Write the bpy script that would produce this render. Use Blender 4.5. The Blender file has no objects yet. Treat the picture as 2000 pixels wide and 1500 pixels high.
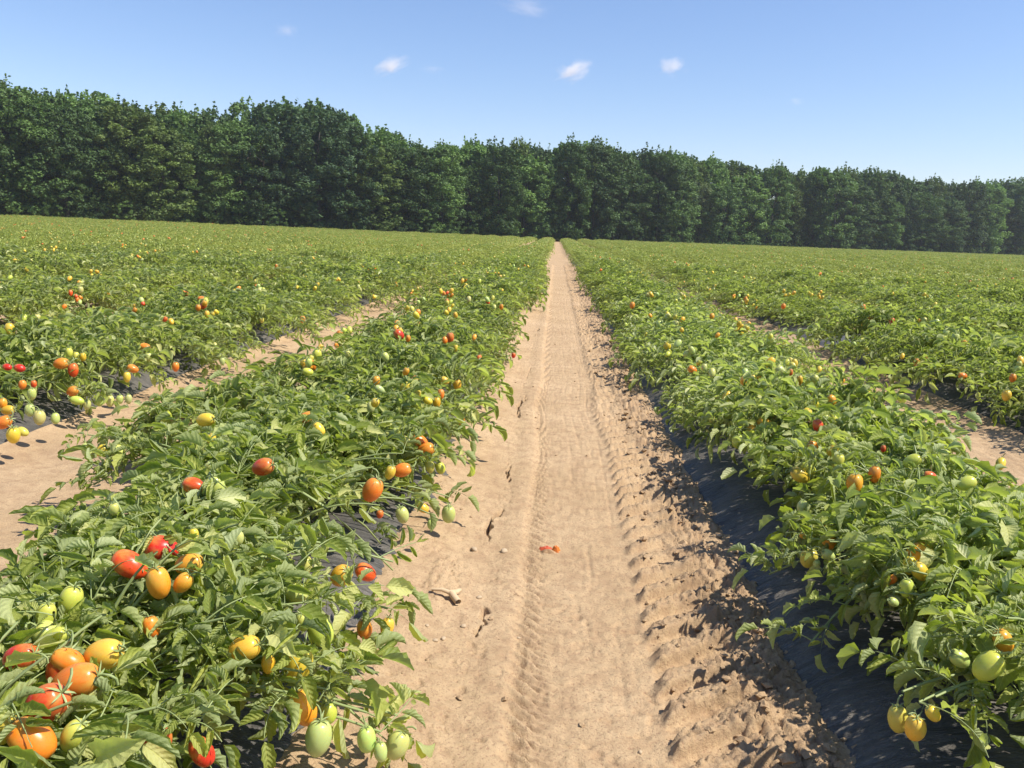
import bpy, math, random
import numpy as np
from mathutils import Vector, Matrix, Quaternion

R = math.radians
sc = bpy.context.scene
COL = sc.collection

# ---------------------------------------------------------------- camera
F_PX, CAM_H = 1650.0, 1.30                       # focal length in photo pixels, eye height in metres
def cdir(px, py): return Vector((px - 1000.0, 750.0 - py, -F_PX))
up_c = cdir(2000, 489).cross(cdir(0, 409)).normalized()
if up_c.y < 0: up_c = -up_c
fw = cdir(1087, 453); fw = (fw - up_c * fw.dot(up_c)).normalized()
rt = fw.cross(up_c).normalized()
CAM_R = Matrix((rt, fw, up_c))                    # rows: world axes seen in camera space -> camera to world
cam_d = bpy.data.cameras.new("camera"); cam = bpy.data.objects.new("camera", cam_d); COL.objects.link(cam)
cam.matrix_world = Matrix.Translation((0, 0, CAM_H)) @ CAM_R.to_4x4()
cam_d.sensor_width = 36.0; cam_d.lens = F_PX / 2000 * 36.0
cam_d.clip_start = 0.05; cam_d.clip_end = 9000
sc.camera = cam
CAMP = Vector((0, 0, CAM_H))
def ray(px, py): return (CAM_R @ cdir(px, py)).normalized()
CAM_I = CAM_R.transposed()
def project(p):
    q = CAM_I @ (Vector(p) - CAMP)
    if q.z > -0.05: return None
    return 1000 + F_PX * q.x / -q.z, 750 - F_PX * q.y / -q.z, -q.z

# ---------------------------------------------------------------- sky, sun, exposure
SUN = Vector((0.58, -0.12, 0.80)).normalized()
sun_el = math.asin(SUN.z); sun_rot = math.atan2(SUN.x, SUN.y)
world = bpy.data.worlds.new("World"); sc.world = world; world.use_nodes = True
wn, wl = world.node_tree.nodes, world.node_tree.links
bg = wn["Background"]
sky = wn.new("ShaderNodeTexSky"); sky.sky_type = "NISHITA"; sky.sun_disc = False
sky.sun_elevation = sun_el; sky.sun_rotation = sun_rot
sky.air_density = 1.1; sky.dust_density = 0.3; sky.ozone_density = 5.0; sky.altitude = 100
hsv = wn.new("ShaderNodeHueSaturation"); hsv.inputs["Saturation"].default_value = 1.04
wl.new(sky.outputs[0], hsv.inputs["Color"]); skm = wn.new("ShaderNodeMix"); skm.data_type = "RGBA"; skm.blend_type = "MULTIPLY"; skm.inputs[0].default_value = 1.0
skm.inputs[7].default_value = (1.03, 0.945, 1.0, 1.0); wl.new(hsv.outputs[0], skm.inputs[6]); wl.new(skm.outputs[2], bg.inputs[0])
bg.inputs[1].default_value = 0.106
sun_d = bpy.data.lights.new("sun", "SUN"); sun_d.energy = 4.3; sun_d.angle = R(0.55); sun_d.color = (1.0, 0.95, 0.86)
sun = bpy.data.objects.new("sun", sun_d); COL.objects.link(sun)
sun.rotation_euler = SUN.to_track_quat("Z", "Y").to_euler()
sc.view_settings.view_transform = "Standard"; sc.view_settings.look = "None"
sc.view_settings.exposure = 0.68; sc.view_settings.gamma = 1.0; sc.view_settings.use_curve_mapping = False
sc.cycles.max_bounces = 7; sc.cycles.diffuse_bounces = 3; sc.cycles.transmission_bounces = 4
sc.cycles.volume_bounces = 2; sc.cycles.volume_step_rate = 1.0; sc.cycles.volume_max_steps = 128
sc.cycles.use_denoising = True

# ---------------------------------------------------------------- helpers
def tag(o, label=None, cat=None, group=None, kind=None):
    for k, v in (("label", label), ("category", cat), ("group", group), ("kind", kind)):
        if v: o[k] = v
    return o
def link(name, data, parent=None, mat=None):
    o = bpy.data.objects.new(name, data); COL.objects.link(o)
    if mat is not None: o.matrix_basis = mat
    if parent is not None: o.parent = parent
    return o
def mesh_np(name, V, Fq, mats=(), uv=None, attrs=None, smooth=True, mi=None):
    """V (n,3), Fq (m,k) one polygon size, uv per vertex"""
    V = np.asarray(V, np.float32); Fq = np.asarray(Fq, np.int32)
    me = bpy.data.meshes.new(name); n, (m, k) = len(V), Fq.shape
    me.vertices.add(n); me.vertices.foreach_set("co", V.ravel())
    me.loops.add(m * k); me.loops.foreach_set("vertex_index", Fq.ravel())
    me.polygons.add(m); me.polygons.foreach_set("loop_start", np.arange(0, m * k, k, dtype=np.int32))
    me.polygons.foreach_set("use_smooth", np.full(m, smooth))
    for a in mats: me.materials.append(a)
    if mi is not None: me.polygons.foreach_set("material_index", np.asarray(mi, np.int32))
    if uv is not None:
        l = me.uv_layers.new(name="UVMap"); l.data.foreach_set("uv", np.asarray(uv, np.float32)[Fq.ravel()].ravel())
    for kname, arr in (attrs or {}).items():
        a = me.attributes.new(kname, "FLOAT", "POINT"); a.data.foreach_set("value", np.asarray(arr, np.float32))
    me.update(calc_edges=True); me.validate()
    return me
def merge(parts):
    """parts: list of (V, F, uv, tint, mi)"""
    Vs, Fs, Us, Ts, Ms, off = [], [], [], [], [], 0
    for V, F, U, T, M in parts:
        Vs.append(V); Fs.append(F + off); Us.append(U); Ts.append(T); Ms.append(M); off += len(V)
    return (np.concatenate(Vs), np.concatenate(Fs), np.concatenate(Us), np.concatenate(Ts), np.concatenate(Ms))
def _hash(ix, iy, seed):
    h = (ix.astype(np.int64) * 374761393 + iy.astype(np.int64) * 668265263 + seed * 1442695041) & 0xffffffff
    h = ((h ^ (h >> 13)) * 1274126177) & 0xffffffff
    h = ((h ^ (h >> 16)) * 2246822519) & 0xffffffff
    return ((h ^ (h >> 15)) & 0xffffff) / float(0xffffff)
def vnoise(x, y, seed=0):
    ix, iy = np.floor(x), np.floor(y); fx, fy = x - ix, y - iy
    fx = fx * fx * (3 - 2 * fx); fy = fy * fy * (3 - 2 * fy)
    a, b = _hash(ix, iy, seed), _hash(ix + 1, iy, seed); c, d = _hash(ix, iy + 1, seed), _hash(ix + 1, iy + 1, seed)
    return (a * (1 - fx) + b * fx) * (1 - fy) + (c * (1 - fx) + d * fx) * fy
def fbm(x, y, oct=4, seed=0):
    s, a, t = 0, 1.0, 0
    for i in range(oct):
        s = s + a * vnoise(x, y, seed + i * 17); t += a; a *= 0.5; x = x * 2.03 + 5.1; y = y * 2.03 - 3.7
    return s / t
def ridged(x, y, oct=4, seed=0):
    s, a, t = 0, 1.0, 0
    for i in range(oct):
        s = s + a * (1 - np.abs(2 * vnoise(x, y, seed + i * 17) - 1)); t += a; a *= 0.5; x = x * 2.1 + 1.3; y = y * 2.1 + 9.2
    return s / t
def worley(x, y, seed=0):
    ix, iy = np.floor(x), np.floor(y); d1 = np.full(x.shape, 9.0); d2 = np.full(x.shape, 9.0); cid = np.zeros(x.shape)
    for dx in (-1, 0, 1):
        for dy in (-1, 0, 1):
            jx, jy = ix + dx, iy + dy
            d = np.hypot(jx + 0.1 + 0.8 * _hash(jx, jy, seed) - x, jy + 0.1 + 0.8 * _hash(jx, jy, seed + 7) - y)
            nearer = d < d1
            d2 = np.where(nearer, d1, np.minimum(d2, d)); cid = np.where(nearer, _hash(jx, jy, seed + 3), cid); d1 = np.minimum(d1, d)
    return d1, d2, cid
def sstep(a, b, x):
    t = np.clip((x - a) / (b - a), 0, 1); return t * t * (3 - 2 * t)
def grid_faces(ny, nx):
    i = np.arange((ny - 1) * (nx - 1)); r, c = i // (nx - 1), i % (nx - 1); a = r * nx + c
    return np.stack([a, a + 1, a + nx + 1, a + nx], 1)

# ---------------------------------------------------------------- materials
class NT:
    def __init__(self, name):
        self.m = bpy.data.materials.new(name); self.m.use_nodes = True
        self.n, self.l = self.m.node_tree.nodes, self.m.node_tree.links
        self.b = self.n["Principled BSDF"]; self.out = self.n["Material Output"]
    def new(self, t, **kw):
        x = self.n.new("ShaderNode" + t)
        for k, v in kw.items(): setattr(x, k, v)
        return x
    def put(self, s, v):
        if hasattr(v, "is_linked") or hasattr(v, "links"): self.l.new(v, s)
        else: s.default_value = v
    def math(self, op, a, b=0.0, c=0.0, clamp=False):
        x = self.new("Math", operation=op, use_clamp=clamp)
        for i, v in enumerate((a, b, c)): self.put(x.inputs[i], v)
        return x.outputs[0]
    def mix(self, f, a, b, blend="MIX"):
        x = self.new("Mix", data_type="RGBA", blend_type=blend)
        self.put(x.inputs[0], f); self.put(x.inputs[6], a); self.put(x.inputs[7], b)
        return x.outputs[2]
    def noise(self, vec, scale, detail=4, rough=0.55, dist=0.0):
        x = self.new("TexNoise"); x.inputs["Scale"].default_value = scale; x.inputs["Detail"].default_value = detail
        x.inputs["Roughness"].default_value = rough; x.inputs["Distortion"].default_value = dist
        if vec is not None: self.l.new(vec, x.inputs["Vector"])
        return x.outputs[0]
    def ramp(self, f, pts):
        x = self.new("ValToRGB"); self.l.new(f, x.inputs[0]); e = x.color_ramp.elements
        while len(e) < len(pts): e.new(0.5)
        for i, (p, c) in enumerate(pts):
            e[i].position = p; e[i].color = (c, c, c, 1) if not hasattr(c, "__len__") else (*c, 1)
        return x.outputs[0]
    def attr(self, name): return self.new("Attribute", attribute_name=name).outputs["Fac"]
    def pos(self): return self.new("NewGeometry").outputs["Position"]
    def bump(self, h, dist, strength=1.0, normal=None):
        x = self.new("Bump"); x.inputs["Distance"].default_value = dist; x.inputs["Strength"].default_value = strength
        self.l.new(h, x.inputs["Height"])
        if normal is not None: self.l.new(normal, x.inputs["Normal"])
        return x.outputs[0]
C4 = lambda r, g, b: (r, g, b, 1.0)

def leaf_material(name, base, light, pale, back, rough=0.5, veins=True, trans=0.28):
    t = NT(name)
    oi = t.new("ObjectInfo"); rnd = oi.outputs["Random"]; tint = t.attr("tint")
    k = t.math("FRACT", t.math("ADD", t.math("MULTIPLY", rnd, 3.7), tint))
    c = t.mix(t.ramp(k, [(0.0, 0.0), (1.0, 1.0)]), C4(*base), C4(*light))
    c = t.mix(t.ramp(tint, [(0.66, 0.0), (0.95, 1.0)]), c, C4(*pale))
    geo = t.new("NewGeometry")
    nz = t.noise(geo.outputs["Position"], 38, 3)
    c = t.mix(t.math("MULTIPLY", nz, 0.5), c, t.mix(1.0, c, C4(0.62, 0.70, 0.55), "MULTIPLY"))
    if veins:
        uv = t.new("UVMap", uv_map="UVMap").outputs[0]; sp = t.new("SeparateXYZ"); t.l.new(uv, sp.inputs[0])
        s = t.math("ABSOLUTE", t.math("SUBTRACT", sp.outputs[0], 0.5))                 # 0..0.5 across
        mid = t.math("SUBTRACT", 1.0, t.math("MULTIPLY", s, 22.0), clamp=True)
        ph = t.math("SUBTRACT", t.math("MULTIPLY", sp.outputs[1], 6.5), t.math("MULTIPLY", s, 3.4))
        w = t.math("ABSOLUTE", t.math("SUBTRACT", t.math("FRACT", ph), 0.5))           # 0 at the vein
        side = t.math("SUBTRACT", 1.0, t.math("MULTIPLY", w, 11.0), clamp=True)
        vein = t.math("MAXIMUM", mid, t.math("MULTIPLY", side, 0.55))
        c = t.mix(t.math("MULTIPLY", vein, 0.45), c, C4(light[0] * 1.35, light[1] * 1.3, light[2] * 1.4))
        hgt = t.math("SUBTRACT", t.math("MULTIPLY", w, 1.6), t.math("MULTIPLY", mid, 0.6))
        hgt = t.math("ADD", hgt, t.math("MULTIPLY", t.noise(geo.outputs["Position"], 240, 2), 0.7))
        t.l.new(t.bump(hgt, 0.0022, 0.8), t.b.inputs["Normal"])
    c = t.mix(geo.outputs["Backfacing"], c, t.mix(0.6, c, C4(*back)))
    t.l.new(c, t.b.inputs["Base Color"]); t.b.inputs["Roughness"].default_value = rough
    t.b.inputs["Specular IOR Level"].default_value = 0.28
    tr = t.new("BsdfTranslucent"); t.l.new(t.mix(1.0, c, C4(1.5, 1.7, 0.6), "MULTIPLY"), tr.inputs[0])
    ms = t.new("MixShader"); ms.inputs[0].default_value = trans
    t.l.new(t.b.outputs[0], ms.inputs[1]); t.l.new(tr.outputs[0], ms.inputs[2]); t.l.new(ms.outputs[0], t.out.inputs[0])
    return t.m
M_LEAF = leaf_material("tomato_leaf", (0.180, 0.232, 0.046), (0.450, 0.465, 0.115), (0.66, 0.63, 0.27), (0.34, 0.38, 0.19), trans=0.38)
M_LEAF_PALE = leaf_material("scorched_tomato_leaf", (0.28, 0.33, 0.095), (0.52, 0.54, 0.20), (0.68, 0.66, 0.36), (0.46, 0.49, 0.28), trans=0.38)
M_LEAF_FAR = leaf_material("tomato_leaf_far", (0.160, 0.214, 0.043), (0.365, 0.395, 0.085), (0.55, 0.54, 0.19), (0.34, 0.35, 0.13), veins=False)

def dry_leaf_material():
    t = NT("dry_leaf"); nz = t.noise(t.pos(), 60, 4)
    t.l.new(t.mix(nz, C4(0.22, 0.11, 0.05), C4(0.52, 0.34, 0.18)), t.b.inputs["Base Color"]); t.b.inputs["Roughness"].default_value = 0.8
    return t.m
M_DRY = dry_leaf_material()

def stem_material():
    t = NT("tomato_stem"); nz = t.noise(t.pos(), 90, 3)
    t.l.new(t.mix(nz, C4(0.20, 0.26, 0.08), C4(0.34, 0.38, 0.15)), t.b.inputs["Base Color"]); t.b.inputs["Roughness"].default_value = 0.55
    return t.m
M_STEM = stem_material()

def fruit_material():
    t = NT("tomato_skin"); oi = t.new("ObjectInfo"); col = oi.outputs["Color"]
    tc = t.new("TexCoord"); sp = t.new("SeparateXYZ"); t.l.new(tc.outputs["Object"], sp.inputs[0])
    # object space: unit tomato, stem end at +z; shoulders stay greener and paler than the rest
    sh = t.math("MULTIPLY", sp.outputs[2], 1.0)
    nz = t.noise(tc.outputs["Object"], 1.6, 3)
    f = t.math("ADD", t.math("MULTIPLY", sh, 0.55), t.math("SUBTRACT", t.math("MULTIPLY", nz, 1.8), 0.85), clamp=True)
    c = t.mix(t.math("MULTIPLY", f, 1.0, 0.0, True), col, t.mix(0.6, col, C4(0.52, 0.46, 0.09)))
    spk = t.ramp(t.noise(tc.outputs["Object"], 26, 2), [(0.62, 0.0), (0.72, 1.0)])
    c = t.mix(t.math("MULTIPLY", spk, 0.18), c, C4(0.62, 0.50, 0.25))
    t.l.new(c, t.b.inputs["Base Color"]); t.b.inputs["Roughness"].default_value = 0.24
    dust = t.noise(tc.outputs["Object"], 3.0, 4); t.l.new(t.math("ADD", t.math("MULTIPLY", dust, 0.42), 0.10), t.b.inputs["Roughness"])
    t.b.inputs["Subsurface Weight"].default_value = 0.25; t.b.inputs["Subsurface Scale"].default_value = 0.012
    t.b.inputs["Subsurface Radius"].default_value = (1.0, 0.5, 0.15)
    t.b.inputs["Specular IOR Level"].default_value = 0.42
    dn = t.noise(tc.outputs["Object"], 5, 5); t.l.new(t.bump(dn, 0.0006, 0.25), t.b.inputs["Normal"])
    return t.m
M_FRUIT = fruit_material()
def plain(name, c, rough=0.6, spec=0.5):
    t = NT(name); nz = t.noise(t.pos(), 30, 3)
    t.l.new(t.mix(nz, C4(*[v * 0.85 for v in c]), C4(*[min(1, v * 1.15) for v in c])), t.b.inputs["Base Color"])
    t.b.inputs["Roughness"].default_value = rough; t.b.inputs["Specular IOR Level"].default_value = spec
    return t.m
M_FY = plain("yellow_fruit", (0.62, 0.42, 0.06), 0.35); M_FO = plain("orange_fruit", (0.68, 0.20, 0.03), 0.35); M_FG = plain("green_fruit", (0.42, 0.48, 0.14), 0.35)

def soil_material(detail=True):
    t = NT("sandy_soil" if detail else "field_soil"); p = t.pos()
    n1 = t.noise(p, 1.3, 5, 0.6); n2 = t.noise(p, 14, 6, 0.65); n3 = t.noise(p, 120, 4, 0.7); n4 = t.noise(p, 420, 2, 0.6)
    c = t.mix(t.ramp(n1, [(0.35, 0.0), (0.65, 1.0)]), C4(0.440, 0.303, 0.168), C4(0.530, 0.376, 0.220))
    c = t.mix(t.ramp(n2, [(0.36, 0.55), (0.56, 0.0)]), c, C4(0.320, 0.200, 0.112))
    c = t.mix(t.ramp(n3, [(0.36, 0.85), (0.47, 0.0)]), c, C4(0.30, 0.185, 0.11))
    c = t.mix(t.ramp(n4, [(0.60, 0.0), (0.75, 0.5)]), c, C4(0.62, 0.47, 0.32))
    if detail:
        dark_soil = t.attr("dark_soil"); c = t.mix(t.math("MULTIPLY", dark_soil, 0.24), c, t.mix(n2, C4(0.245, 0.15, 0.088), C4(0.37, 0.24, 0.145)))
        h = t.math("ADD", t.math("MULTIPLY", n3, 0.7), t.math("MULTIPLY", n4, 0.35))
        b1 = t.bump(n2, 0.014, 0.7); t.l.new(t.bump(h, 0.006, 1.0, b1), t.b.inputs["Normal"])
    t.l.new(c, t.b.inputs["Base Color"]); t.b.inputs["Roughness"].default_value = 0.95; t.b.inputs["Specular IOR Level"].default_value = 0.15
    return t.m
M_SOIL = soil_material(); M_SOIL2 = soil_material(False)

def plastic_material():
    t = NT("black_plastic"); p = t.pos()
    mp = t.new("Mapping"); mp.inputs["Scale"].default_value = (1, 5, 1); mp.inputs["Rotation"].default_value = (0, 0, 0.25); t.l.new(p, mp.inputs[0])
    n1 = t.noise(p, 5, 5, 0.6); n2 = t.noise(p, 130, 4, 0.7); n3 = t.noise(mp.outputs[0], 9, 4, 0.6, 1.0)
    dust = t.math("MULTIPLY", t.ramp(n1, [(0.40, 0.0), (0.72, 0.75)]), t.ramp(n2, [(0.35, 0.25), (0.65, 1.0)]))
    c = t.mix(dust, C4(0.098, 0.091, 0.082), C4(0.33, 0.285, 0.225))
    t.l.new(c, t.b.inputs["Base Color"]); t.l.new(t.math("ADD", t.math("MULTIPLY", dust, 0.4), 0.40), t.b.inputs["Roughness"])
    t.b.inputs["Specular IOR Level"].default_value = 0.22
    b1 = t.bump(n3, 0.045, 0.8); t.l.new(t.bump(n2, 0.0012, 0.5, b1), t.b.inputs["Normal"])
    return t.m
M_PLASTIC = plastic_material()

def tree_leaf_material():
    t = NT("tree_leaf"); oi = t.new("ObjectInfo"); tint = t.attr("tint")
    c = t.mix(tint, t.mix(1.0, oi.outputs["Color"], C4(0.75, 0.80, 0.85), "MULTIPLY"), t.mix(1.0, oi.outputs["Color"], C4(2.0, 1.9, 1.5), "MULTIPLY"))
    t.l.new(c, t.b.inputs["Base Color"]); t.b.inputs["Roughness"].default_value = 0.6; t.b.inputs["Specular IOR Level"].default_value = 0.25
    tr = t.new("BsdfTranslucent"); t.l.new(t.mix(1.0, c, C4(1.3, 1.5, 0.5), "MULTIPLY"), tr.inputs[0])
    ms = t.new("MixShader"); ms.inputs[0].default_value = 0.22
    t.l.new(t.b.outputs[0], ms.inputs[1]); t.l.new(tr.outputs[0], ms.inputs[2]); t.l.new(ms.outputs[0], t.out.inputs[0])
    return t.m
M_TREE = tree_leaf_material()
M_BARK = plain("bark", (0.06, 0.052, 0.045), 0.9, 0.2); M_DEAD = plain("dead_wood", (0.30, 0.27, 0.23), 0.9, 0.2)
M_FLOOR_WOODS = plain("leaf_litter_and_wood_shade", (0.06, 0.05, 0.03), 0.95, 0.1)
M_STONE = plain("pale_stone", (0.45, 0.34, 0.22), 0.85, 0.2); M_ROOT = plain("dry_root", (0.56, 0.41, 0.25), 0.8, 0.2)

# ---------------------------------------------------------------- field layout
PITCH, BED0 = 2.46, 1.40                       # bed spacing, centre line of the bed right of the track
BED_HALF, BED_TOP = 0.62, 0.13
def bed_centre(k): return BED0 + PITCH * k
def bed_profile(u):                             # height of the bed over its half width
    return BED_TOP * (1 - np.clip(np.abs(u) / BED_HALF, 0, 1) ** 3.2)
def terrain(x, y):                              # the slight swell of the field, zero near the camera
    x = np.asarray(x, float); y = np.asarray(y, float)
    return 0.35 * sstep(40, 130, np.hypot(x, y)) * sstep(-10, -70, x) - 0.12 * sstep(60, 160, y) * sstep(-30, 20, x)

def soil_height(x, y):
    """relief of the track and its two shoulders"""
    wob = 0.022 * (vnoise(y * 0.8, y * 0 + 3, 5) - 0.5) * 2 + 0.006 * (vnoise(y * 6, y * 0, 6) - 0.5)
    xx = x + wob
    h = np.zeros_like(x)
    rut = sstep(-0.10, -0.055, xx) * (1 - sstep(0.33, 0.40, xx))
    h -= 0.016 * rut
    h += 0.007 * (0.4 + fbm(x * 4, y * 3, 3, 6)) * np.exp(-((xx + 0.14) / 0.05) ** 2)
    # scalloped side lugs along the rut's edge
    ph = (y + 0.9 * (xx + 0.05) + 0.01 * vnoise(x * 20, y * 12, 8)) / 0.070
    saw = ph - np.floor(ph)
    win = np.exp(-((xx + 0.045) / 0.040) ** 4)
    act = 0.6 + 0.4 * vnoise(x * 0, y * 1.3, 31)
    h += 0.034 * (1 - 0.5 * sstep(5, 9, y)) * win * act * (np.where(saw < 0.88, saw / 0.88, (1 - saw) / 0.12) - 0.5) * (0.75 + 0.5 * vnoise(x * 60, y * 60, 77))
    win2 = np.exp(-((xx - 0.01) / 0.045) ** 2); ph2 = (y + 0.55 * xx) / 0.034
    h += 0.0040 * (1 - sstep(3.0, 5.5, y)) * win2 * np.cos(2 * np.pi * ph2) * act
    # fine broken lines along the rut
    for xc, sd in ((0.13, 41), (0.19, 42), (0.255, 43), (0.31, 44)):
        on = sstep(0.42, 0.62, vnoise(y * 3.1, y * 0 + xc * 9, sd))
        h -= 0.004 * on * (0.3 + vnoise(x * 30, y * 45, sd + 9)) * np.exp(-((xx - xc - 0.006 * (vnoise(y * 14, y * 0, sd + 5) - .5)) / 0.007) ** 2)
    h += 0.004 * rut * (fbm(x * 9, y * 16, 3, 12) - 0.5) * 2 + 0.0022 * rut * (fbm(x * 70, y * 12, 3, 14) - 0.5) * 2 + 0.0030 * rut * sstep(.5, .7, vnoise(x * 5, y * 2, 16)) * (fbm(x * 10, y * 70, 2, 18) - 0.5) * 2
    # lug prints of the tractor tyre on the right
    lw = sstep(0.34, 0.38, xx) * (1 - sstep(0.58, 0.68, xx))
    bow = 0.17 * np.sin(np.clip((xx - 0.33) / 0.33, 0, 1) * 1.5)
    pl = (y - bow + 0.03 * (vnoise(x * 6, y * 5, 9) - 0.5)) / 0.155
    fr = pl - np.floor(pl)
    bar = sstep(0.0, 0.07, fr) * (1 - sstep(0.52, 0.64, fr))           # 1 in the pressed print
    keep = 0.45 + 0.55 * sstep(0.30, 0.55, vnoise(x * 2.2 + 4, y * 1.7, 15))
    crumb = ridged(x * 30, y * 34, 4, 21); k1, k2, kid = worley(x * 42, y * 40, 23); crk = sstep(0.0, 0.22, k2 - k1) * (0.2 + kid)
    h += lw * keep * ((1 - bar) * (0.008 + 0.014 * crumb + 0.012 * crk) - 0.018 * bar) + 0.006 * lw * (1 - keep) * crk
    # crumbled clods towards the right bed and, weaker, on the left shoulder
    cz = sstep(0.49, 0.64, xx + 0.12 * (fbm(x * 3, y * 2.2, 3, 33) - 0.5)) * (1 - 0.55 * sstep(0.72, 0.82, xx))
    d1, d2, cid = worley(x * 11 + 0.8 * fbm(x * 9, y * 9, 2, 4), y * 9, 51)
    e1, e2, eid = worley(x * 30, y * 27, 61)
    g1, g2, gid = worley(x * 62, y * 55, 63)
    ww = fbm(x * 40, y * 40, 3, 64)
    tiltx = (x * 11 - np.floor(x * 11) - 0.5) * (cid - 0.5) * 2
    lump = sstep(0.0, 0.13, d2 - d1) * (0.3 + cid + 0.5 * tiltx) * 0.020 + sstep(0.0, 0.2, e2 - e1) * (0.2 + eid) * 0.014 + sstep(0.0, 0.3, g2 - g1) * (0.2 + gid) * 0.008 + 0.010 * (ww - 0.5)
    h += cz * (lump * (0.5 + 0.9 * fbm(x * 4, y * 3, 3, 71)) + 0.020 * (fbm(x * 7, y * 6, 4, 81) - 0.45))
    ls = 1 - sstep(-0.40, -0.16, xx)
    h += ls * (0.030 + 0.035 * sstep(-0.30, -0.55, xx) + 0.028 * (fbm(x * 5, y * 4, 4, 91) - 0.5) + 0.010 * sstep(0.0, 0.2, e2 - e1) * sstep(0.62, 0.72, vnoise(x * 6, y * 5, 97)))
    # a broken drying crack along the left shoulder
    cx = -0.205 + 0.05 * (vnoise(y * 2.3, y * 0, 101) - 0.5) + 0.03 * (vnoise(y * 11, y * 0, 102) - 0.5) + 0.022 * (vnoise(y * 48, y * 0, 105) - 0.5)
    on = sstep(0.52, 0.62, vnoise(y * 2.9 + 0.4, y * 0, 103)) * (1 - 0.9 * sstep(5.0, 7.0, y) * (vnoise(y * 0.7, y * 0, 107) < 0.6))
    wd = 0.002 + 0.014 * vnoise(y * 21, y * 0, 104) ** 2
    crack = on * (1 - sstep(wd * 0.6, wd * 1.25, np.abs(x - cx)))
    h -= 0.055 * crack
    h += 0.0035 * (fbm(x * 45, y * 45, 3, 111) - 0.5) * 2
    pit = sstep(0.66, 0.80, fbm(x * 24, y * 30, 3, 131)) * sstep(0.35, 0.7, fbm(x * 2.5, y * 2, 3, 133))
    h -= 0.008 * pit * (1 - cz)
    dark_soil = np.clip(cz * (0.35 + 0.9 * fbm(x * 6, y * 5, 3, 121)) + lw * keep * (1 - bar) * 0.5, 0, 1)
    dark_soil = np.maximum(np.maximum(dark_soil, crack), 0.6 * pit)  # darker soil tone for clods and ridges, also laid into crack and pits
    return h, dark_soil

# track sheet: fine mesh, coarser with distance
def col_spacing():
    xs = [-0.80]
    while xs[-1] < 0.98:
        x = xs[-1]; xs.append(x + (0.0045 if -0.27 < x < 0.02 else 0.0065 if x < 0.86 and x > -0.45 else 0.012))
    return np.array(xs)
def row_spacing(y0, y1, a=0.0010, lo=0.005, hi=0.06):
    ys = [y0]
    while ys[-1] < y1: ys.append(ys[-1] + min(hi, max(lo, a * ys[-1] ** 2)))
    return np.array(ys)
xs, ys = col_spacing(), row_spacing(1.15, 34)
X, Y = np.meshgrid(xs, ys); H, CL = soil_height(X, Y)
edge = 1 - sstep(0.86, 0.96, X)
H = H * edge + -0.03 * (1 - edge)
me = mesh_np("track", np.stack([X, Y, H], -1).reshape(-1, 3), grid_faces(len(ys), len(xs)), [M_SOIL], attrs={"dark_soil": CL.ravel()})
o = link("dirt_track", me); tag(o, kind="structure", label="sandy dirt track with tyre prints, crumbled clods and a drying crack")
# furrows either side
def furrow(name, x0, x1, y0, y1, seed, label):
    xs = np.arange(x0, x1, 0.016); ys = row_spacing(y0, y1, 0.003, 0.014, 0.08)
    X, Y = np.meshgrid(xs, ys); e1, e2, eid = worley(X * 16, Y * 14, seed)
    u0 = (X - x0) / (x1 - x0)
    H = 0.045 * (fbm(X * 3, Y * 2.2, 4, seed + 1) - 0.5) + 0.012 * sstep(0.0, 0.25, e2 - e1) * sstep(0.5, 0.7, fbm(X * 2.5, Y * 2.5, 3, seed + 2)) + 0.05 * (2 * u0 - 1) ** 4
    cl = 0.8 * sstep(0.50, 0.72, fbm(X * 3.5, Y * 3, 3, seed + 5))
    me = mesh_np(name, np.stack([X, Y, H + terrain(X, Y)], -1).reshape(-1, 3), grid_faces(len(ys), len(xs)), [M_SOIL], attrs={"dark_soil": cl.ravel()})
    tag(link(name, me), kind="structure", label=label)
furrow("left_furrow", -2.95, -1.62, 0.6, 30, 201, "strip of bare sandy soil between two tomato beds")
furrow("right_furrow", 1.98, 3.30, 1.0, 30, 301, "strip of bare sandy soil between two tomato beds")

# base ground: one sheet out to the horizon, beds raised near the camera
gx = np.unique(np.concatenate([np.linspace(-3000, -160, 14), np.linspace(-160, -18, 40), np.arange(-18, 22, 0.12), np.linspace(22, 190, 45), np.linspace(190, 3000, 14)]))
gy = np.unique(np.concatenate([np.linspace(-400, -6, 12), np.arange(-6, 30, 0.6), np.linspace(30, 260, 90), np.linspace(260, 5000, 18)]))
X, Y = np.meshgrid(gx, gy)
kk = np.round((X - BED0) / PITCH); U = X - BED0 - PITCH * kk
Z = bed_profile(U) * ((X > -18) & (X < 22)) * (Y < 250) - 0.045 + terrain(X, Y)
Z = np.where((np.hypot(X, Y) > 400), -0.5, Z)
me = mesh_np("ground", np.stack([X, Y, Z], -1).reshape(-1, 3), grid_faces(len(gy), len(gx)), [M_SOIL2])
tag(link("ground", me), kind="structure", label="sandy farmland soil under the crop")

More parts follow.
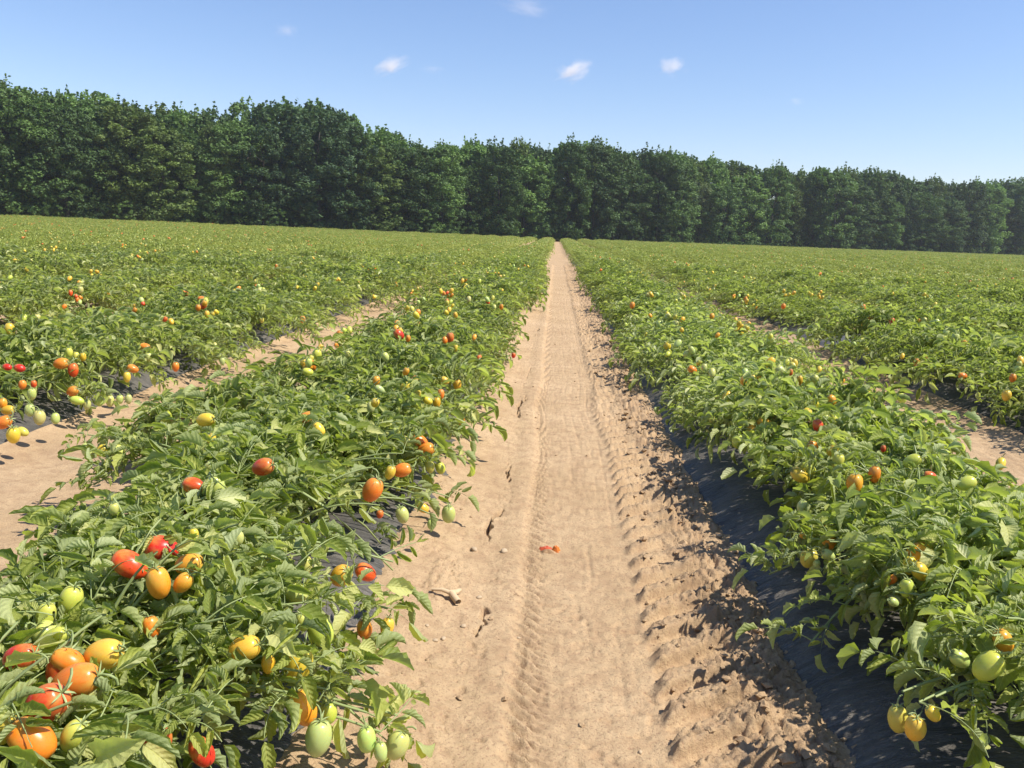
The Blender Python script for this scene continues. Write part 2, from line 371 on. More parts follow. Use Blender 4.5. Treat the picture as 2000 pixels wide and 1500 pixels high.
# plastic mulch sheets over the four nearest beds
def mulch(k, y1, label):
    c = bed_centre(k)
    us = np.linspace(-BED_HALF - 0.015, BED_HALF + 0.015, 110); ys = row_spacing(0.3, y1, 0.002, 0.012, 0.12)
    U, Y = np.meshgrid(us, ys)
    Z = bed_profile(U)
    fl = sstep(0.30, 0.55, np.abs(U))
    wr = ridged((Y + 0.55 * np.abs(U)) * 5.5 + 0.6 * fbm(U * 4, Y * 3, 2, 7), U * 1.6, 3, 400 + k)
    Z = Z + 0.045 * (wr - 0.62) * (0.35 + fl) + 0.020 * (fbm(U * 3, Y * 2.2, 3, 411 + k) - 0.5)
    Uo = U + 0.035 * (vnoise(Y * 1.3, Y * 0, 420 + k) - 0.5) * np.sign(U) * fl
    me = mesh_np("mulch", np.stack([c + Uo, Y, Z + terrain(c + Uo, Y)], -1).reshape(-1, 3), grid_faces(len(ys), len(us)), [M_PLASTIC])
    tag(link("plastic_mulch_sheet", me), label, "plastic mulch", "black plastic sheets over the beds")
mulch(-1, 40, "black plastic mulch on the bed left of the dirt track, mostly under leaves")
mulch(0, 40, "black wrinkled plastic mulch with exposed shoulder right of the dirt track")
mulch(-2, 30, "black plastic mulch on the second bed left of the dirt track")
mulch(1, 30, "black plastic mulch on the second bed right of the dirt track")

# ---------------------------------------------------------------- tomato leaves
rng = random.Random(7)
def leaflet(L, W, roll, droop, rg, na, nc, start=0.0, fold=0.2, twist=0.0):
    """one leaflet along +y, upper side +z"""
    t = np.linspace(0, 1, na + 1)[:, None]; s = np.linspace(-1, 1, nc + 1)[None, :]
    w = W * 0.5 * np.clip(np.sin(np.pi * np.clip(t, 0, 1) ** 0.72), 0, 1) ** 0.75 * (1.05 - 0.25 * t)
    w = w + 0.0008
    if na > 5:
        w = w * (1 + 0.13 * np.where(np.arange(na + 1)[:, None] % 2 == 1, 1, -0.6) * (np.abs(s) > 0.9) * (t > .05) * (t < .97))
    a = s * roll
    if abs(roll) > 0.05:
        x = w * np.sin(a) / roll; z = w * (1 - np.cos(a)) / abs(roll) * np.sign(roll)
    else:
        x = w * s; z = w * 0
    z = z + fold * w * np.abs(s)
    if na > 3: z = z + 0.055 * W * np.sin(t * 17 + np.abs(s) * 2.4 + rg.random() * 6) * np.abs(s) ** 0.7
    ang = start - droop * t ** 1.3
    dy = np.cos(ang) / na; dz = np.sin(ang) / na
    yc = L * (np.cumsum(dy, 0) - dy); zc = L * (np.cumsum(dz, 0) - dz)
    tw = twist * t
    xr = x * np.cos(tw) - z * np.sin(tw); zr = x * np.sin(tw) + z * np.cos(tw)
    yy = yc - np.sin(ang) * zr; zz = zc + np.cos(ang) * zr
    V = np.stack([xr + 0 * yy, yy, zz], -1).reshape(-1, 3)
    uv = np.stack([0.5 + 0.5 * s + 0 * t, t + 0 * s], -1).reshape(-1, 2)
    return V, grid_faces(na + 1, nc + 1), uv
def tube(P, r0, r1, sides=5):
    P = [Vector(p) for p in P]; n = len(P); V = []
    for i, p in enumerate(P):
        d = (P[min(i + 1, n - 1)] - P[max(i - 1, 0)]).normalized()
        a = d.orthogonal().normalized(); b = d.cross(a); r = r0 + (r1 - r0) * i / (n - 1)
        for j in range(sides):
            q = 2 * math.pi * j / sides; V.append(p + (a * math.cos(q) + b * math.sin(q)) * r)
    F = [[i * sides + j, i * sides + (j + 1) % sides, (i + 1) * sides + (j + 1) % sides, (i + 1) * sides + j] for i in range(n - 1) for j in range(sides)]
    return np.array(V), np.array(F)
def rot_np(M): return np.array(M.to_3x3())
def compound(rg, lod, big=1.0):
    """a whole tomato leaf: rachis with a terminal leaflet and pairs of side leaflets"""
    parts = []; L = rg.uniform(0.15, 0.20) * big; n = 9
    pts, th, p = [], rg.uniform(0.15, 0.5), Vector((0, 0, 0)); curl = rg.uniform(0.7, 1.5); side = rg.uniform(-0.5, 0.5)
    dirs = []
    for i in range(n):
        f = i / (n - 1); a = th - curl * f ** 1.2; d = Vector((side * f * 0.5, math.cos(a), math.sin(a))).normalized()
        pts.append(p.copy()); dirs.append(d); p = p + d * L / (n - 1)
    if lod < 2:
        V, F = tube(pts[:: 1 if lod == 0 else 2], 0.0022, 0.0011, 5 if lod == 0 else 3)
        parts.append((V, F, np.full((len(V), 2), 0.5), np.full(len(V), 0.5), np.ones(len(F), int)))
    na, nc = ((8, 6), (4, 2), (2, 1))[lod]
    rolls = rg.choice([0.4, 0.9, 1.5, 2.1, 2.6]); base_t = rg.random()
    def put(i, yaw, size, wid, roll, droop):
        if lod == 1: wid *= 0.80
        V, F, U = leaflet(size, wid, roll * rg.uniform(0.8, 1.2) if lod < 2 else 0.6, droop, rg, na, nc, rg.uniform(-0.1, 0.3), rg.uniform(0.05, 0.5) if lod == 0 else rg.uniform(0.15, 0.95), rg.uniform(-0.9, 0.9))
        d = dirs[i]; M = d.to_track_quat("Y", "Z").to_matrix() @ Matrix.Rotation(yaw, 3, "Z") @ Matrix.Rotation(rg.gauss(0, 0.55), 3, "Y")
        off = M @ Vector((0, 0.008, 0))
        V = V @ np.array(M).T + np.array(pts[i] + off)
        tt = np.full(len(V), min(1, max(0, base_t + rg.uniform(-0.22, 0.22))))
        parts.append((V, F, U, tt, np.zeros(len(F), int)))
    put(n - 1, rg.uniform(-0.2, 0.2), rg.uniform(0.080, 0.105) * big, rg.uniform(0.046, 0.062) * big, rolls, rg.uniform(0.3, 1.2))
    for i, sz in ((6, 0.9), (4, 1.0), (2, 0.72)):
        for sd in (-1, 1):
            put(max(1, i + rg.choice((-1, 0, 0))), sd * rg.uniform(0.8, 1.35), rg.uniform(0.060, 0.088) * sz * big, rg.uniform(0.034, 0.050) * sz * big, rolls, rg.uniform(0.3, 1.3))
    if lod == 0:
        for i in (3, 5):
            for sd in (-1, 1):
                if rg.random() < 0.7: put(i, sd * rg.uniform(0.8, 1.4), rg.uniform(0.018, 0.030), rg.uniform(0.010, 0.018), 0.6, 0.4)
    return merge(parts)
LEAF = {lod: [compound(random.Random(100 + i), lod, 0.88 + 0.05 * (i % 6)) for i in range(14 if lod == 0 else 12)] for lod in (0, 1, 2)}
MATS_LEAF = [M_LEAF, M_STEM]
LEAF_PALE_ME = [mesh_np("leaf", V, F, [M_LEAF_PALE, M_STEM], U, {"tint": T}, True, M) for V, F, U, T, M in LEAF[0]]
LEAF_ME = [mesh_np("leaf", V, F, MATS_LEAF, U, {"tint": T}, True, M) for V, F, U, T, M in LEAF[0]]
def dried(V, rg):
    V = V.copy(); V[:, 2] *= 1.0; k = 0.55 + 0.1 * np.sin(V[:, 1:2] * 90); V[:, 0:1] *= k; V[:, 2] -= 6.0 * V[:, 1] ** 2; return V
DRY_ME = []
for i in (0, 3, 5):
    V, F, U, T, M = LEAF[0][i]; V = V * 0.62; V[:, 0] *= 0.8; V[:, 2] += 0.010 * np.sin(V[:, 1] * 160 + V[:, 0] * 90); DRY_ME.append(mesh_np("dried_leaf", V, F, [M_DRY, M_DRY], U, {"tint": T}, True, M))

def plant_plan(rg, reach_l, reach_r, ht, n_stem, node, along=0.44):
    """stems and leaf placements of a sprawling plant, root at the origin"""
    stems, leaves = [], []
    for i in range(n_stem):
        az = 2 * math.pi * (i + rg.uniform(-0.3, 0.3)) / n_stem
        cx, cy = math.cos(az), math.sin(az)
        rx = (reach_r if cx > 0 else reach_l)
        reach = 1 / math.sqrt((cx / rx) ** 2 + (cy / along) ** 2) * rg.uniform(0.72, 1.05)
        inner = i % 3 == 2
        if inner: reach *= 0.5
        top = ht * rg.uniform(0.60, 1.10) * (1.12 if inner else 1.0)
        pts = []; bend = rg.uniform(-0.5, 0.5); endz = top * (0.80 if inner else rg.uniform(-0.05, 0.70))
        for j in range(9):
            f = j / 8; r = reach * f ** 1.15; a = az + bend * f * f
            if f < 0.45: z = top * math.sin(f / 0.45 * math.pi / 2) ** 0.9
            else: z = top + (endz - top) * ((f - 0.45) / 0.55) ** 1.7
            pts.append(Vector((math.cos(a) * r, math.sin(a) * r, max(z, 0.015 if r < 0.5 else -0.07) + rg.uniform(-0.01, 0.01))))
        stems.append(pts)
        ln = sum((pts[j + 1] - pts[j]).length for j in range(8)); cnt = max(4, int(ln / node)); sgn = 1
        for q in range(cnt):
            f = 0.22 + 0.78 * (q + 0.5) / cnt; s = f * 8; j = min(7, int(s)); p = pts[j].lerp(pts[j + 1], s - j)
            d = (pts[j + 1] - pts[j]).normalized(); sgn = -sgn
            yaw = math.atan2(d.x, d.y) * -1 + sgn * rg.uniform(0.3, 1.7) * (1 - 0.5 * f)
            pitch = rg.uniform(-0.25, 1.15) - 0.30 * f
            M = Matrix.Translation(p) @ Matrix.Rotation(yaw, 4, "Z") @ Matrix.Rotation(pitch, 4, "X") @ Matrix.Rotation(rg.gauss(0, 0.65), 4, "Y") @ Matrix.Scale(rg.uniform(0.50, 0.98), 4)
            leaves.append((rg.randrange(12), M))
    return stems, leaves
def merge_plant(plan, lod, shift=None):
    stems, leaves = plan; parts = []
    for vi, M in leaves:
        V, F, U, T, mi = LEAF[lod][vi]; A = np.array(M)
        parts.append((V @ A[:3, :3].T + A[:3, 3], F, U, np.clip(T + (hash_f(M) - 0.5) * 0.2, 0, 1), mi))
    if shift is not None: parts = [(V + shift, F, U, T, mi) for V, F, U, T, mi in parts]
    return parts
def hash_f(M): return (abs(M[0][3] * 9173.1 + M[1][3] * 3311.7) * 10) % 1.0

# ---------------------------------------------------------------- tomatoes
def fruit_mesh(seed, squash=1.0):
    rg = random.Random(seed); nu, nv = 22, 15; V = []
    lob = rg.choice([0.015, 0.035, 0.06]); tip = rg.choice([0, 0.05, 0.12]); lean = rg.uniform(-0.08, 0.08); ph = rg.random() * 6; k = rg.choice([2, 3, 4]); sq = rg.uniform(0.0, 0.10)
    for j in range(nv + 1):
        th = math.pi * j / nv; z = math.cos(th); r = math.sin(th) ** 0.86
        r *= 1 + sq * z                                        # broader shoulders
        zz = z - (0.10 * math.exp(-(r / 0.30) ** 2) if z > 0 else -0.03 * math.exp(-(r / 0.12) ** 2))
        for i in range(nu):
            a = 2 * math.pi * i / nu; rr = r * (1 + lob * math.cos(k * a + ph) * (0.4 + 0.6 * max(z, 0)))
            V.append((rr * math.cos(a) + lean * z * z, rr * math.sin(a), zz - tip * max(0, -z) ** 6))
    F = [[j * nu + i, (j + 1) * nu + i, (j + 1) * nu + (i + 1) % nu, j * nu + (i + 1) % nu] for j in range(nv) for i in range(nu)]
    return mesh_np("tomato", V, F, [M_FRUIT])
FRUIT_ME = [fruit_mesh(i) for i in range(8)]                   # unit radius, scaled per object
def calyx_mesh(seed):
    rg = random.Random(seed); parts = []
    for i in range(6):
        V, F, U = leaflet(rg.uniform(0.75, 1.0), 0.17, 0.5, rg.uniform(-0.8, 0.7), rg, 4, 2, rg.uniform(-0.1, 0.3))
        A = np.array(Matrix.Rotation(i * math.pi / 3 + rg.uniform(-0.2, 0.2), 3, "Z")); parts.append((V @ A.T + np.array((0, 0, 0.93)), F, U, np.full(len(V), .5), np.zeros(len(F), int)))
    pts = [(0, 0, 0.9), (0.05, 0, 1.15), (0.25, 0.05, 1.4), (0.6, 0.1, 1.55), (1.0, 0.12, 1.5)]
    V, F = tube(pts, 0.085, 0.07, 5); parts.append((V, F, np.zeros((len(V), 2)), np.full(len(V), .5), np.zeros(len(F), int)))
    V, F, U, T, M = merge(parts)
    return mesh_np("calyx", V, F, [M_STEM])
CALYX_ME = [calyx_mesh(i) for i in range(4)]
COLS = {"R": (0.62, 0.030, 0.014), "E": (0.70, 0.085, 0.018), "O": (0.76, 0.215, 0.022), "A": (0.78, 0.36, 0.026), "Y": (0.76, 0.52, 0.050), "G": (0.54, 0.55, 0.085), "P": (0.49, 0.55, 0.17)}
CNAME = {"R": "red", "E": "orange red", "O": "orange", "A": "yellow orange", "Y": "yellow", "G": "yellow green", "P": "pale green"}
HERO = """514,912,45,E,70 378,948,42,E,80 422,950,46,P,10 222,994,24,P,0 728,956,48,O,25 786,918,35,O,70 762,922,28,Y,20 316,1072,62,R,80 252,1102,68,E,60
310,1138,64,A,10 370,1102,54,A,75 358,1138,42,A,40 138,1172,58,G,20 90,1200,48,G,10 108,1244,50,G,60 40,1284,72,R,70 132,1290,60,O,70 203,1278,78,Y,75
150,1330,90,O,70 92,1374,92,R,50 62,1444,96,O,50 146,1436,66,G,30 12,1424,60,Y,30 308,1452,70,R,20 394,1468,62,R,30 622,1440,70,P,8 716,1444,52,P,5 743,1468,38,P,5
776,1454,56,P,20 592,1382,70,A,20 642,1392,44,G,0 584,1298,70,Y,15 478,1266,64,Y,70 626,1232,60,G,25 592,1214,38,P,10 524,1296,36,A,0 466,1050,28,P,0 378,1044,26,Y,0
596,1104,35,P,0 576,1156,48,P,60 714,1118,42,E,60 786,1006,34,P,15 742,1004,18,E,0 712,1228,40,O,10 756,1224,36,Y,10 19,643,28,Y,0 73,622,19,P,0 135,689,20,G,0
149,696,17,G,0 162,697,17,Y,0 120,710,30,O,80 143,722,26,E,0 14,717,17,R,80 38,719,20,R,80 44,751,18,O,0 66,750,15,E,0 62,769,22,P,0 142,764,24,O,60 150,782,24,G,80
170,790,19,P,0 259,720,21,O,70 248,736,19,Y,0 283,678,22,O,80 290,697,16,P,0 194,783,20,P,0 215,783,22,P,0 234,780,17,P,0 251,779,18,P,0 58,801,24,P,0 77,815,28,P,0
108,817,21,P,0 5,787,20,A,0 16,801,26,A,80 7,825,34,O,60 26,850,32,Y,0 44,843,22,G,60 434,706,15,P,0 343,716,18,O,0 173,880,34,P,20 199,880,28,Y,40 231,885,34,P,20
324,817,38,G,20 402,820,38,Y,80 598,818,36,O,60 623,838,28,Y,40 619,694,27,G,0 603,708,18,P,0 601,726,20,G,80 679,692,16,P,0 394,584,15,O,80 387,601,13,O,0 404,613,13,Y,0
157,566,14,P,0 212,575,15,O,0 591,624,14,O,0 779,653,22,R,50 797,661,14,O,0 879,659,21,E,0 882,673,14,P,60 890,679,14,Y,0 935,700,16,E,0 1003,694,11,R,0 887,546,17,E,0
741,760,20,P,60 735,743,18,A,0 835,782,20,Y,60 853,786,21,A,0 861,770,20,O,0 816,770,18,Y,50 869,743,18,Y,60 893,751,21,A,0 774,845,23,P,0 793,861,22,P,50 820,861,32,O,60
832,878,34,O,70 901,822,17,O,0 979,599,11,O,0 1028,583,10,P,0 1235,596,13,O,0 1287,633,14,P,0 1266,679,12,P,0 1221,636,12,P,0 876,1004,36,P,0 842,1024,20,P,0
826,992,24,Y,60 840,912,22,G,0 860,914,24,G,20 1352,722,18,O,60 1544,727,14,E,0 1452,744,17,A,0 1470,739,14,Y,0 1428,782,22,G,0 1506,758,18,P,0 1390,818,15,P,0
1408,814,13,P,0 1437,826,19,P,0 1470,840,25,A,40 1492,825,28,A,70 1440,862,28,G,0 1460,850,22,P,60 1575,808,24,Y,20 1598,832,28,R,20 1588,870,22,O,60 1725,876,13,R,0
1638,902,32,G,0 1782,900,34,G,60 1562,928,36,Y,60 1578,914,30,G,60 1669,944,38,A,0 1708,926,32,O,0 1568,991,28,P,0 1600,1020,30,A,20 1576,1042,28,A,60 1620,1058,34,A,40
1580,1090,40,G,10 1618,1084,28,P,60 1595,1102,19,P,0 1687,1106,12,P,0 1794,1080,50,A,50 1776,1104,36,Y,0 1797,1116,40,Y,40 1770,1148,38,G,0 1745,1176,20,P,60
1740,1132,24,O,60 1888,944,36,G,60 1816,930,24,E,80 1960,1252,48,A,30 1930,1300,62,G,40 1874,1286,44,P,60 1948,1279,28,P,60 1754,1404,54,G,10 1788,1422,52,Y,0
1822,1394,34,Y,40 1768,996,32,P,0 1742,628,15,R,0 1852,630,15,O,0 1866,660,19,P,0 1790,708,17,O,0 1806,701,15,O,0 1882,720,17,G,0 1880,734,17,O,80 1978,738,17,O,0
1966,772,22,Y,0 1686,600,12,O,0 1700,620,13,O,0 1456,584,11,O,0 1530,598,11,O,0 732,524,12,O,0 700,560,9,P,0 1610,560,9,P,0 540,520,9,O,0 620,555,10,Y,0"""
HERO = [(float(a[0]), float(a[1]), float(a[2]), a[3], float(a[4])) for a in (w.split(",") for w in HERO.split())]

def reaches(k, y):
    l = r = 1.22
    if k == 0: l = 0.66 if y < 2.6 else 0.49 if y < 4.5 else 0.58; r = 0.84 if y < 5.5 else 1.25
    if k == -1: r = 0.76 if y < 2.2 else 0.60 if y < 3.4 else 0.68; l = 0.36 if y < 2.5 else 0.52 if y < 3.3 else (0.92 + 0.50 * ((y * 7.31) % 1.0)) if y < 13 else 1.5
    if k == -2: r = 0.70 if y < 5 else (0.84 + 0.50 * ((y * 5.17) % 1.0)) if y < 13 else 1.5
    if k == 1: l = (0.62 + 0.2 * ((y * 3.3) % 1.0)) if y < 6.5 else 1.3
    return l, r
def canopy_z(x, y):
    k = round((x - BED0) / PITCH); u = x - bed_centre(k)
    l, r = reaches(k, y)
    return max(0.025, float(bed_profile(u)) + 0.02) + 0.34 * max(0.0, 1 - (abs(u) / ((l if u < 0 else r) + 0.16)) ** 3.0)
heroes = []
for px, py, sz, c, ang in HERO:
    d = ray(px, py); t = 1.0; p = CAMP + d * t
    while t < 40:
        p = CAMP + d * t
        if p.z < canopy_z(p.x, p.y) + 0.01: break
        t += 0.01
    zc = -(CAM_I @ (p - CAMP)).z; L = sz / F_PX * zc * 1.04
    if L > 0.090: L = 0.090
    if L < 0.03: L = 0.03
    heroes.append([p - d * (0.2 * L if t < 4.3 else 0.35 * L + (0.085 if p.x > 0 else 0.06)), L, c, ang, d])

# ---------------------------------------------------------------- individual plants
def in_view(x, y, z=0.35, m=160):
    q = project((x, y, z))
    return q is not None and -m < q[0] < 2000 + m and -m < q[1] < 1500 + 2 * m
GAPS = [(-1, 11.2, 0.5), (1, 11.0, 1.0), (0, 4.9, 0.0), (1, 4.4, 0.55), (-2, 3.9, 0.35)]
spots = []
for k in range(-16, 16):
    y = 0.55 + (k * 0.37) % 0.5
    while y < 44:
        spots.append((k, y)); y += 0.50
prng = random.Random(11); cand = []
for k, y in spots:
    x = bed_centre(k) + prng.uniform(-0.05, 0.05); yy = y + prng.uniform(-0.07, 0.07)
    if any(k == g[0] and abs(yy - g[1]) < g[2] for g in GAPS): continue
    if in_view(x, yy) or math.hypot(x, yy) < 1.9: cand.append((math.hypot(x, yy), k, x, yy))
cand.sort(); NEAR = cand[:292]; R_NEAR = NEAR[-1][0]
N0 = sum(1 for c in NEAR if c[0] < 4.4)
print("plants", len(NEAR), "radius", R_NEAR, "detailed", N0)
def rclass(v): return min((0.66, 0.85, 1.12), key=lambda c: abs(c - v))
LOD1 = {}
for i, (cl, cr) in enumerate([(0.66, 0.85), (0.85, 0.66), (0.66, 1.12), (1.12, 0.66), (0.85, 0.85), (0.85, 1.12), (1.12, 0.85), (1.12, 1.12), (0.66, 0.66)] + [(1.12, 1.12)] * 4 + [(0.66, 0.85), (0.66, 1.12), (1.12, 0.66)]):
    rg = random.Random(500 + i); plan = plant_plan(rg, cl, cr, rg.uniform(0.24, 0.31), 12 + int(4 * (cl + cr - 1.3)), 0.024)
    parts = merge_plant(plan, 1); V, F, U, T, mi = merge(parts)
    sp = [tube(s, 0.006, 0.003, 4) for s in plan[0]]
    SV, SF, SU, ST, SM = merge([(v, f, np.zeros((len(v), 2)), np.full(len(v), .5), np.zeros(len(f), int)) for v, f in sp])
    pale = mesh_np("foliage", V, F, [M_LEAF_PALE, M_STEM], U, {"tint": T}, True, mi)
    # single pale leaves inside a green plant
    mi2 = np.where((mi == 0) & (_hash(np.arange(len(mi)) // 56, np.arange(len(mi)) * 0, i) < 0.20), 2, mi)
    LOD1.setdefault((cl, cr), []).append((mesh_np("foliage", V, F, MATS_LEAF + [M_LEAF_PALE], U, {"tint": T}, True, mi2), mesh_np("stem", SV, SF, [M_STEM]), pale))
ORD = ["nearest", "second", "third", "fourth", "fifth", "sixth", "seventh", "eighth", "ninth"]
plants = []; count_in_bed = {}
BEDNAME = {0: "bed right of the dirt track", -1: "bed left of the dirt track", -2: "second bed left of the dirt track", 1: "second bed right of the dirt track"}
for idx, (d, k, x, y) in enumerate(NEAR):
    rg = random.Random(1000 + idx); z0 = BED_TOP - 0.01 + float(terrain(x, y))
    root = link("tomato_plant", None, mat=Matrix.Translation((x, y, z0)))
    root.empty_display_size = 0.1
    plants.append([root, k, x, y, d, []])
    if idx < N0:
        l, r = reaches(k, y)
        stems, leaves = plant_plan(rg, l, r, rg.uniform(0.24, 0.34), 13, 0.0225)
        plants[-1].append((stems, leaves))
    else:
        l, r = reaches(k, y); cl, cr = rclass(l), rclass(r); flip = rg.random() < 0.5
        if flip: cl, cr = cr, cl
        fo, st, pale = rg.choice(LOD1[(cl, cr)]); fo = pale if (k == 0 and rg.random() < (0.85 if y < 8 else 0.5) and y < 13) else fo; s = rg.uniform(0.9, 1.12)
        M = Matrix.Rotation((math.pi if flip else 0) + rg.uniform(-0.12, 0.12), 4, "Z") @ Matrix.Diagonal((min(1.32, max(0.9, (l + r) / (cl + cr))), s, s * rg.uniform(0.72, 1.22), 1))
        f = link("foliage", fo, root, M); f["kind"] = "stuff"; link("stem", st, root, M)
# give each hero tomato to the plant that it hangs on
for p, L, c, ang, dv in heroes:
    best = min(plants, key=lambda q: (q[2] - p.x) ** 2 * 0.5 + (q[3] - p.y) ** 2)
    best[5].append((p, L, c, ang, dv))
def add_fruit(root, p, L, c, Rm, rg, calyx=True, calyx_scale=1.0):
    asp = rg.uniform(0.66, 0.78)
    wob = [rg.uniform(0.85, 1.1) for _ in range(3)]
    M = Matrix.Translation(p - root.matrix_basis.translation) @ Rm.to_4x4() @ Matrix.Diagonal((L / 2 * asp * rg.uniform(.96, 1.04), L / 2 * asp, L / 2, 1))
    o = link("tomato", FRUIT_ME[rg.randrange(8)], root, M)
    cc = COLS[c]; o.color = (min(1, cc[0] * wob[0]), cc[1] * wob[1], cc[2] * wob[2], 1); o["label"] = CNAME[c] + " plum tomato"
    if calyx:
        k = link("calyx", CALYX_ME[rg.randrange(4)], o, Matrix.Rotation(rg.uniform(0, 6), 4, "Z"))
    return o
frng = random.Random(99); blockers = []
for q in plants:
    root, k, x, y, d, fr = q[:6]
    for p, L, c, ang, dv in fr:
        # stem end in the picture plane at the listed angle, leaning a little towards or away from the eye
        side = Vector((1, 0, 0)); upv = Vector((0, 0, 1)); ax = (upv * math.cos(R(ang)) + (side * frng.choice((-1, 1))) * math.sin(R(ang)) - dv * frng.uniform(-0.15, 0.35)).normalized()
        add_fruit(root, p, L, c, ax.to_track_quat("Z", "Y").to_matrix(), frng)
        blockers.append((p, L, dv))
    # a few more fruit down in the foliage
    n = frng.choice((1, 2, 2)) if d < 3.7 else frng.choice((1, 3, 4, 5, 6)) if d < 12 else frng.choice((0, 0, 2, 4, 6))
    if k == 0 and d < 9: n += 3
    l, r = reaches(k, y); cl = None
    for _ in range(n):
        if cl is None or frng.random() < 0.28: cl = (frng.uniform(-l * 0.8, r * 0.8), frng.uniform(-0.25, 0.25))
        u = cl[0] + frng.uniform(-.06, .06); v = cl[1] + frng.uniform(-.06, .06); L = frng.uniform(0.045, 0.078)
        z = canopy_z(bed_centre(k) + u, y) - (frng.uniform(0.0, 0.08) if d < 3.7 else frng.uniform(-0.07, 0.04)) + float(terrain(x, y))
        c = frng.choice(("PPPPGGYYYA" if k > -1 else "PPPGGYYYAOE") if d < 12 else "PPGGYYYYYAO")
        ax = Vector((frng.uniform(-1, 1), frng.uniform(-1, 1), 1.1)).normalized()
        add_fruit(root, Vector((bed_centre(k) + u, y + v, z)), L, c, ax.to_track_quat("Z", "Y").to_matrix(), frng, calyx=d < 9)
# leaves and stems of the detailed plants
n_leaf = 0
for q in plants[:N0]:
    root, k, x, y = q[:4]; stems, leaves = q[6]; o0 = root.matrix_basis.translation
    for s in stems:
        V, F = tube(s, 0.0065, 0.003, 6); link("stem", mesh_np("stem", V, F, [M_STEM]), root)
    for p, L, c, ang, dv in q[5]:
        e = p - o0 + Vector((0, 0, L * 0.75)) - Vector((-dv.x, -dv.y, 0)) * L * 0.6
        edgy = k == -1 and p.x > -0.72 or k == 0 and p.x < 1.15 or abs(p.x - o0.x) > 0.5
        if edgy or rng.random() < 0.8:
            b = Vector((e.x * 0.15, e.y * 0.15, 0.10)); mid = (b + e) * 0.5 + Vector((0, 0, 0.10)); P = []
            for j in range(9):
                f = j / 8; P.append(b * (1 - f) ** 2 + mid * 2 * f * (1 - f) + e * f * f)
            V, F = tube(P, 0.0058, 0.0026, 6); link("stem", mesh_np("stem", V, F, [M_STEM]), root)
            for j, f in enumerate((4, 5, 6, 7, 8, 8) if edgy else (5, 7)):
                d = (P[f] - P[f - 1]).normalized(); yaw = -math.atan2(d.x, d.y) + (-1) ** j * rng.uniform(0.3, 1.9)
                leaves.append((rng.randrange(12), Matrix.Translation(P[f]) @ Matrix.Rotation(yaw, 4, "Z") @ Matrix.Rotation(rng.uniform(-0.5, 0.5), 4, "X") @ Matrix.Rotation(rng.gauss(0, 0.5), 4, "Y") @ Matrix.Scale(rng.uniform(0.55, 0.95), 4)))
    nl = 0; rest = []
    for vi, M in leaves:
        c = o0 + M @ Vector((0, 0.11, -0.01)); skip = False
        for p, L, dv in blockers:
            w = c - p
            if w.length_squared > 0.09: continue
            t = -w.dot(dv); perp = (w + dv * t).length
            if (-0.02 < t < 0.28 and perp < L * 0.5 + 0.010) or w.length < L * 0.55: skip = rng.random() < 0.85; break
        if k == -1 and c.x > (-0.27 if c.y < 2.1 else -0.34) and c.y < 4.5: skip = True
        if not skip and k == -1 and c.x > -0.80 and 2.2 < c.y < 3.3: skip = rng.random() < 0.93
        if not skip and k == -1 and c.x > -0.56 and c.z < 0.30 and c.y < 1.8: skip = rng.random() < 0.6
        if not skip and k == 0 and c.x < 0.92 and c.y < 4.2: skip = rng.random() < 0.4
        if skip: continue
        me = DRY_ME[vi % 3] if rng.random() < 0.013 else LEAF_PALE_ME[vi] if rng.random() < (0.60 if k == 0 else 0.12) else LEAF_ME[vi]
        if nl < 300: link("leaf" if me.name.startswith("leaf") else "dried_leaf", me, root, M); nl += 1; n_leaf += 1
        else: V, F, U, T, mi = LEAF[0][vi]; A = np.array(M); rest.append((V @ A[:3, :3].T + A[:3, 3], F, U, T, mi))
    if rest: V, F, U, T, mi = merge(rest); link("foliage", mesh_np("foliage", V, F, MATS_LEAF, U, {"tint": T}, True, mi), root)["kind"] = "stuff"
print("leaves", n_leaf)
# labels
for q in plants:
    root, k, x, y, d, fr = q[:6]; count_in_bed[k] = count_in_bed.get(k, 0) + 1; n = count_in_bed[k]
    cs = []
    for f in sorted(fr, key=lambda f: -f[1]):
        if CNAME[f[2]] not in cs: cs.append(CNAME[f[2]])
    side = "left" if k < 0 else "right"
    if k in BEDNAME and n <= 9:
        what = f"with {cs[0]} tomatoes" if cs else "with dense leaves"
        tag(root, f"{ORD[n - 1]} plant {what} in the {BEDNAME[k]}", "tomato plant", "tomato plants in the rows")
    else:
        far = "some ten metres off" if d < 10 else "fifteen metres off" if d < 16 else "twenty metres off"
        bed = {0: "right of the track", -1: "left of the track", -2: "in the second bed leftwards", 1: "in the second bed rightwards", -3: "in the third bed leftwards", 2: "in the third bed rightwards", -4: "in the fourth bed leftwards", 3: "in the fourth bed rightwards"}.get(k, f"in the far {side} rows")
        fr_ = f"with {cs[0]} fruit " if cs else ""
        tag(root, f"leafy tomato plant {fr_}{far} {bed}", "tomato plant", "tomato plants in the rows")

